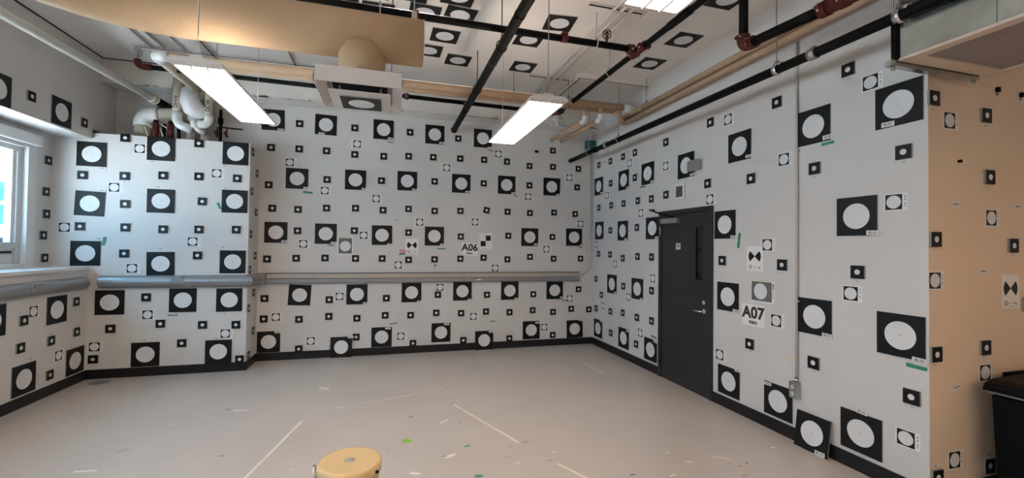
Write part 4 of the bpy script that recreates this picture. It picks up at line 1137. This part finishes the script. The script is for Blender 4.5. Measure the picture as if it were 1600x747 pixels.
# drop pipe
t = thing('black_pipe', 'black drop pipe with red elbow turning towards the viewer near the top right', 'pipe')
q = MB(); q.tube([(2.86, 2.97, ZC), (2.86, 2.97, 3.47)], .036, m_bpipe, 16); q.build('drop', t)
q = MB(); q.tube([(2.86, 2.89, 3.415), (2.86, 2.20, 3.36)], .038, m_bpipe, 16); q.build('pipe', t)
q = MB(); q.tube([(2.86, 2.97, 3.49)] + arc((2.86, 2.97, 3.415), (2.86, 2.97, 3.475), (2.86, 2.91, 3.415), 6) + [(2.86, 2.88, 3.415)], .052, m_red, 18); coupling(q, 2.86, 2.97, 3.485, 'z', .036); coupling(q, 2.86, 2.885, 3.413, 'y', .036); q.build('red_elbow', t, 'bulky red elbow with bolts')
q = MB(); coupling(q, 2.86, 2.26, 3.365, 'y', .04); coupling(q, 2.86, 2.13, 3.36, 'y', .04); q.tube([(2.86, 2.26, 3.365), (2.86, 2.0, 3.355)], .05, m_red, 16); q.build('red_fitting', t, 'red fitting')
q = MB(); q.tube([(2.86, 2.02, 3.355), (2.86, 1.0, 3.32)], .038, m_bpipe, 16); q.build('pipe', t)
# tan pipes
t = thing('tan_pipe', 'larger tan insulated pipe across the ceiling in front of the back beam', 'pipe')
q = MB(); q.tube([(-2.40, 5.62, 3.75), (3.30, 5.62, 3.75)], .050, m_tanpipe, 18); q.build('pipe', t)
q = MB(); q.tube([(-2.36, 5.62, 3.75), (-2.42, 5.62, 3.75)] + arc((-2.49, 5.62, 3.75), (-2.42, 5.62, 3.75), (-2.49, 5.69, 3.75), 6)[1:] + [(-2.49, 5.74, 3.75)], .060, m_cpipe, 18); q.tube([(-2.49, 5.74, 3.75), (-2.49, 6.80, 3.75)], .050, m_beige, 16); q.build('elbow', t, 'white elbow cover')
q = MB(); q.tube([(3.26, 5.62, 3.75), (3.32, 5.62, 3.75)] + arc((3.38, 5.62, 3.75), (3.32, 5.62, 3.75), (3.38, 5.56, 3.71), 6)[1:], .055, m_cpipe, 16); q.build('elbow', t, 'white elbow cover')
for x in (-1.9, -.2, 1.6, 2.4): yhang(t, x, 5.62, 3.75, .05, m_rod)
t = thing('tan_pipe', 'smaller tan insulated pipe just behind the larger one', 'pipe')
q = MB(); q.tube([(-2.2, 5.76, 3.74), (3.20, 5.76, 3.74)], .042, m_tanpipe, 16); q.tube([(3.18, 5.76, 3.74), (3.28, 5.76, 3.70), (3.30, 5.76, 3.62), (3.36, 5.80, 3.60)], .040, m_tanpipe, 14); q.build('pipe', t)
for zz, rr, lb in ((3.685, .038, 'upper tan insulated pipe along the top of the right wall'), (3.60, .034, 'lower tan insulated pipe along the top of the right wall')):
    t = thing('tan_pipe', lb, 'pipe'); q = MB(); q.tube([(3.42, 5.85, zz), (3.42, -3.05, zz)], rr, m_tanpipe, 16); q.build('pipe', t)
    if zz > 3.65: hanger(t, 3.42, 5.27, 3.645, .075, m_rod)
    else:
        q = MB(); q.box(3.42, XR, 1.0, 1.04, 3.55, 3.56, m_rod); q.build('bracket', t)
for x, lb in ((2.72, 'left'), (2.90, 'right')):
    t = thing('tan_pipe', f'short tan branch pipe with white elbow dropping behind the sprinkler elbow, {lb} one', 'pipe')
    yy = 5.76 if lb == 'left' else 5.62
    q = MB(); q.tube([(x, yy, 3.70), (x, yy, 3.60)], .032, m_tanpipe, 14); q.build('drop', t)
    q = MB(); q.tube([(x, yy, 3.62), (x, yy, 3.60)] + arc((x, yy, 3.545), (x, yy, 3.595), (x - .005, yy + .05, 3.545), 5)[1:] + [(x - .01, yy + .09, 3.545)], .04, m_cpipe, 14); q.build('elbow', t, 'white elbow cover')
    q = MB(); q.tube([(x - .01, yy + .08, 3.545), (x - .055, YB - .13, 3.545)], .034, m_tanpipe, 14); q.build('pipe', t)
# white valve by the branch pipes
t = thing('valve', 'small white valve behind the right lamp, above the branch pipes', 'valve', (2.50, 6.30, 3.62))
q = MB(); q.tube([(0, 0, -.02), (0, 0, .13)], .022, m_cpipe, 12); q.tube([(-.06, 0, .07), (.10, 0, .07)], .02, m_cpipe, 12); q.tube([(-.10, .0, -.03), (-.02, 0, .02)], .014, m_cpipe, 8); q.build('body', t)
q = MB(); q.tube([(.05 + .045*math.cos(2*PI*i/12), 0, .10 + .045*math.sin(2*PI*i/12)) for i in range(13)], .005, m_rod, 6, caps=False); q.tube([(.05, 0, .02), (.05, 0, .43)], .005, m_rod, 6); q.build('handwheel', t)
# conduits and struts
t = thing('conduit_rack', 'three thin white conduits running along the ceiling towards the back', 'conduit')
for i, xx in enumerate((2.085, 2.165, 2.255)):
    q = MB(); q.tube([(xx, -3.0, ZC - .035), (xx, YBM, ZC - .035)], .014, m_cw, 10); q.build('conduit', t)
for y in (3.78, 5.6):
    q = MB(); q.box(1.82, 2.40, y - .02, y + .02, ZC - .022, ZC, m_metalw); q.box(1.82, 2.40, y - .012, y + .012, ZC - .023, ZC - .021, m_gap); q.build('strut', t)
    for xx in (2.085, 2.165, 2.255):
        q = MB(); q.box(xx - .02, xx + .02, y - .01, y + .01, ZC - .052, ZC - .022, m_metalw, .003); q.build('clip', t)
t = thing('strut_channel', 'white strut channel on the ceiling reaching the right wall', 'strut')
q = MB(); q.box(2.41, XR, 5.36, 5.41, ZC - .055, ZC, m_cw); q.box(2.43, XR, 5.392, 5.402, ZC - .0565, ZC - .054, m_gap); q.build('channel', t)
for x in (3.42, 3.48): q = MB(); q.tube([(x, 5.38, ZC - .04), (x, 5.38, 3.72)], .006, m_metalw, 6); q.build('rod', t)
q = MB(); q.box(2.46, 2.50, 5.41, 6.30, ZC - .045, ZC - .01, m_cw); q.box(2.475, 2.49, 5.42, 6.30, ZC - .047, ZC - .044, m_gap); q.build('arm', t)
t = thing('strut_channel', 'long thin strut channel on the ceiling above the left lamp', 'strut')
q = MB(); q.box(-2.97, -.95, 6.16, 6.19, ZC - .03, ZC, m_metalw); q.box(-2.95, -.97, 6.168, 6.182, ZC - .032, ZC - .029, m_gap); q.build('channel', t)
for x, y0, y1, lb, wd in ((-2.77, 4.9, 6.15, 'first', .022), (-2.635, 4.9, 6.15, 'second', .012), (-2.425, 4.9, 6.15, 'third', .012), (-2.145, 4.9, 6.35, 'fourth', .03), (-1.21, 5.5, 6.20, 'fifth', .012)):
    q = MB(); q.box(x - wd, x + wd, y0, y1, ZC - .03, ZC, m_metalw); q.box(x + wd * .3, x + wd * .9, y0 + .01, y1, ZC - .031, ZC - .029, m_gap); tag(q.build('strut_channel'), f'thin ceiling strut running front to back above the left lamp, {lb} from left', 'strut')
# painted pipe high on left wall
A = Vector((-3.03, 3.6, 3.51)); Bp = Vector((-2.93, 6.66, 3.544))
t = thing('painted_pipe', 'long cream painted pipe slanting along the top of the window wall', 'pipe')
dv = (Bp - A).normalized()
q = MB(); q.tube([A - dv * 4, Bp - dv * .12], .042, m_wpipe, 18); q.build('pipe', t)
q = MB(); q.tube([Bp - dv * .14, Bp - dv * .05], .055, m_wpipe, 18); q.tube([Bp - dv * .04, Bp - dv * .01], .058, m_wpipe, 18); q.build('coupling', t)
q = MB(); q.tube([Bp - dv * .02, Bp + dv * .36], .05, m_bpipe, 18); q.build('rubber_sleeve', t, 'black rubber sleeve')
q = MB(); q.box(-3.08, -2.99, 3.35, 3.37, 3.45, 3.57, m_rod, .003); q.tube([(-3.035, 3.36, 3.57), (-3.035, 3.36, ZC)], .006, m_rod, 6); q.build('hanger', t)
q = MB()
for i, (d0, d1) in enumerate(((0, .035), (.06, .09), (.12, .15), (.30, .33))):
    c = Vector((-2.985, 5.32 + d0, 3.53)); q.box(c.x + .018, c.x + .020 + .014, c.y, c.y + (d1 - d0), c.z - .034, c.z - .026, m_lett)
# cluster above projecting wall (all on y about 6.85)
Y = 6.86
t = thing('insulated_pipe', 'fat beige pipe with white elbow rising at the left above the projecting wall', 'pipe')
q = MB(); q.tube([(-3.14, Y, ZT), (-3.14, Y, 3.27)], .098, m_beige, 24); q.build('riser', t)
q = MB(); q.tube([(-3.14, Y, 3.24), (-3.14, Y, 3.27)] + arc((-3.14, Y, 3.40), (-3.14, Y, 3.27), (-3.01, Y, 3.40), 8)[1:] + [(-2.96, Y, 3.405)], .112, m_cpipe, 24); q.build('elbow', t, 'white elbow cover')
q = MB(); q.tube([(-2.97, Y, 3.405), (-2.35, Y, 3.42)], .10, m_beige, 24); q.build('pipe', t)
q = MB(); q.tube([(-2.60, Y - .02, 3.395), (-2.40, Y - .02, 3.40)], .112, m_cpipe, 20); q.build('cover', t, 'white cover')
t = thing('insulated_pipe', 'beige riser marked DHW with white elbow above the projecting wall', 'pipe')
y2 = Y - .17
q = MB(); q.tube([(-2.70, y2, 3.40), (-2.70, y2, ZC - .12)], .052, m_beige, 16); q.tube([(-2.70, y2, 3.86), (-2.70, y2, 3.93)], .06, m_cpipe, 16); q.build('riser', t)
q = MB(); q.tube([(-2.70, y2, 3.42), (-2.70, y2, 3.36)] + arc((-2.70, y2, 3.24), (-2.70, y2, 3.34), (-2.61, y2, 3.235), 6)[1:] + [(-2.53, y2 + .02, 3.20)], .056, m_cpipe, 16); q.build('elbow', t, 'white elbow cover')
tm = text_mesh('DHW', .045, m_ink, .001); o = inst('lettering', tm, t); o.matrix_world = Matrix.Translation((-2.70, y2 - .0535, 3.545)) @ Matrix.Rotation(PI/2, 4, 'X') @ Matrix.Rotation(PI/2, 4, 'Z')
t = thing('insulated_pipe', 'bulging white elbow pipe in the middle of the pipe cluster', 'pipe')
q = MB(); q.tube([(-2.60, Y - .12, 3.66), (-2.60, Y - .12, 3.88)], .05, m_beige, 16); q.tube([(-2.60, Y - .12, 3.85), (-2.60, Y - .12, 3.90)], .062, m_cpipe, 16); q.build('riser', t)
q = MB(); q.tube([(-2.50, Y - .06, 3.62), (-2.50, Y - .06, 3.82)], .11, m_beige, 20); q.build('riser', t)
q = MB(); q.tube([(-2.56, Y - .16, 3.74), (-2.56, Y - .16, 3.58), (-2.53, Y - .15, 3.50), (-2.46, Y - .10, 3.45), (-2.40, Y - .06, 3.44)], .115, m_cpipe, 24, radii=[.10, .12, .125, .115, .09]); q.build('elbow', t, 'bulging white elbow cover')
t = thing('insulated_pipe', 'beige riser marked DCW with white elbow behind the left lamp', 'pipe')
q = MB(); q.tube([(-2.335, y2, 3.37), (-2.335, y2, 3.86)], .05, m_beige, 16); q.build('riser', t)
q = MB(); q.tube([(-2.335, y2, 3.40), (-2.335, y2, 3.37)] + arc((-2.335, y2, 3.285), (-2.335, y2, 3.355), (-2.405, y2, 3.285), 6)[1:] + [(-2.50, y2, 3.28)], .054, m_cpipe, 16); q.tube([(-2.53, y2, 3.28), (-2.46, y2, 3.28)], .058, m_cpipe, 16); q.tube([(-2.53, y2, 3.28), (-2.45, y2 + .02, 3.20), (-2.40, y2 + .05, 3.18)], .035, m_cpipe, 12); q.build('elbow', t, 'white elbow cover')
o = inst('lettering', text_mesh('DCW', .045, m_ink, .001), t); o.matrix_world = Matrix.Translation((-2.335, y2 - .0515, 3.53)) @ Matrix.Rotation(PI/2, 4, 'X') @ Matrix.Rotation(PI/2, 4, 'Z')
for x, lb in ((-2.58, 'left'), (-2.41, 'right')):
    q = MB(); q.tube([(x, Y - .04, ZT), (x, Y - .04, 3.24 if lb == 'left' else 3.17)], .062, m_beige, 16); tag(q.build('pipe_stub'), f'short beige pipe stub standing on the projecting wall, {lb} of two', 'pipe')
for x, lb in ((-2.94, 'left'), (-2.772, 'right')):
    t = thing('valve', f'dark red valve body with white lever above the projecting wall, {lb} of two', 'valve', (x, Y - .16, ZT))
    q = MB(); q.tube([(0, 0, 0), (0, 0, .20)], .036, m_red, 16); q.tube([(0, 0, .20), (0, 0, .24)], .028, m_bpipe, 12); q.build('body', t)
    q = MB(); q.tube([(-.10, -.02, .19), (-.02, -.05, .13)], .008, m_outlet, 8); q.tube([(-.10, -.04, .13), (-.06, -.05, .02)], .008, m_outlet, 8); q.build('lever', t, 'pale lever')
    q = MB(); q.tube([(.085, .02, 0), (.085, .02, .20)], .02, m_bpipe, 10); q.build('side_pipe', t)
t = thing('valve', 'black riser with red hand valves at the right of the pipe cluster', 'valve', (-2.235, Y - .06, ZT))
q = MB(); q.tube([(0, 0, 0), (0, 0, .44)], .020, m_bpipe, 12); q.tube([(0, 0, .28), (0, 0, .36)], .032, m_bpipe, 12); q.tube([(0, 0, .40), (0, 0, .48)], .016, m_bpipe, 10); q.build('riser', t)
q = MB(); q.tube([(0, 0, .235), (.27, 0, .225)], .010, m_bpipe, 8); q.build('rod', t)
for x in (-.035, .075):
    q = MB(); q.tube([(x - .02, -.02, .17), (x + .015, -.02, .10)], .024 if x < 0 else .016, m_red, 12); q.tube([(x, 0, .235), (x, 0, .12)], .010, m_red, 8); q.build('handle', t, 'red handle')

# air unit
LO = (3.52, 1.2, 2.93)
t = thing('air_unit', 'galvanised sheet metal air unit hung in the top right corner', 'air unit', LO)
q = MB(); q.box(-.42, .44, -.60, .76, 0, .60, m_steel, .004)
for yy in (.30, -.25): q.box(-.425, -.42, yy, yy + .03, 0, .60, m_steel)
q.build('casing', t)
q = MB()
for s_ in ((-.42, .44, .66, .76), (-.42, -.35, -.60, .66), (.38, .44, -.60, .66)): q.box(s_[0], s_[1], s_[2], s_[3], -.018, .0, m_pinkf)
q.build('frame', t, 'pale painted frame round the intake')
q = MB(); q.box(-.35, .38, -.60, .66, -.008, -.002, m_grille); q.build('filter_panel', t, 'grey filter panel')
q = MB(); q.box(-.47, .36, .77, .81, -.045, -.012, m_steel); q.box(-.47, .36, .772, .808, -.012, -.008, m_rod); q.build('support_channel', t)
for x in (-.428, .34):
    q = MB(); q.tube([(x, .79, -.06), (x, .79, ZC - 2.93)], .006, m_rod, 8); q.tube([(x, .79, -.065), (x, .79, -.045)], .012, m_rod, 6); q.build('hanger_rod', t)
q = MB(); q.box(-.44, -.40, .765, .795, .0, .30, m_bpipe); q.build('black_post', t)

# ================================================================== OUTSIDE
struct(MB().box(-60, -4.4, -30, 60, -.6, -.5, m_ground).build('floor_outside'), 'pale ground outside the window')
t = thing('building', 'low pale building with teal cladding seen through the window', 'building', (-11.8, 19, -.5))
MB().box(-8, 4, 0, 6, 0, 4.2, m_pale).build('wall', t)
for z0, z1 in ((3.55, 4.2), (2.75, 3.42)): MB().box(-8, 4.02, -.06, 0, z0, z1, m_teal2).build('cladding_panel', t, 'teal cladding band')
MB().box(-8.1, 4.1, -.2, 6.1, 4.2, 4.32, m_pale).build('roof_edge', t)
MB().box(-1, 1, -.05, 0, .9, 2.3, m_glassd).build('window', t)
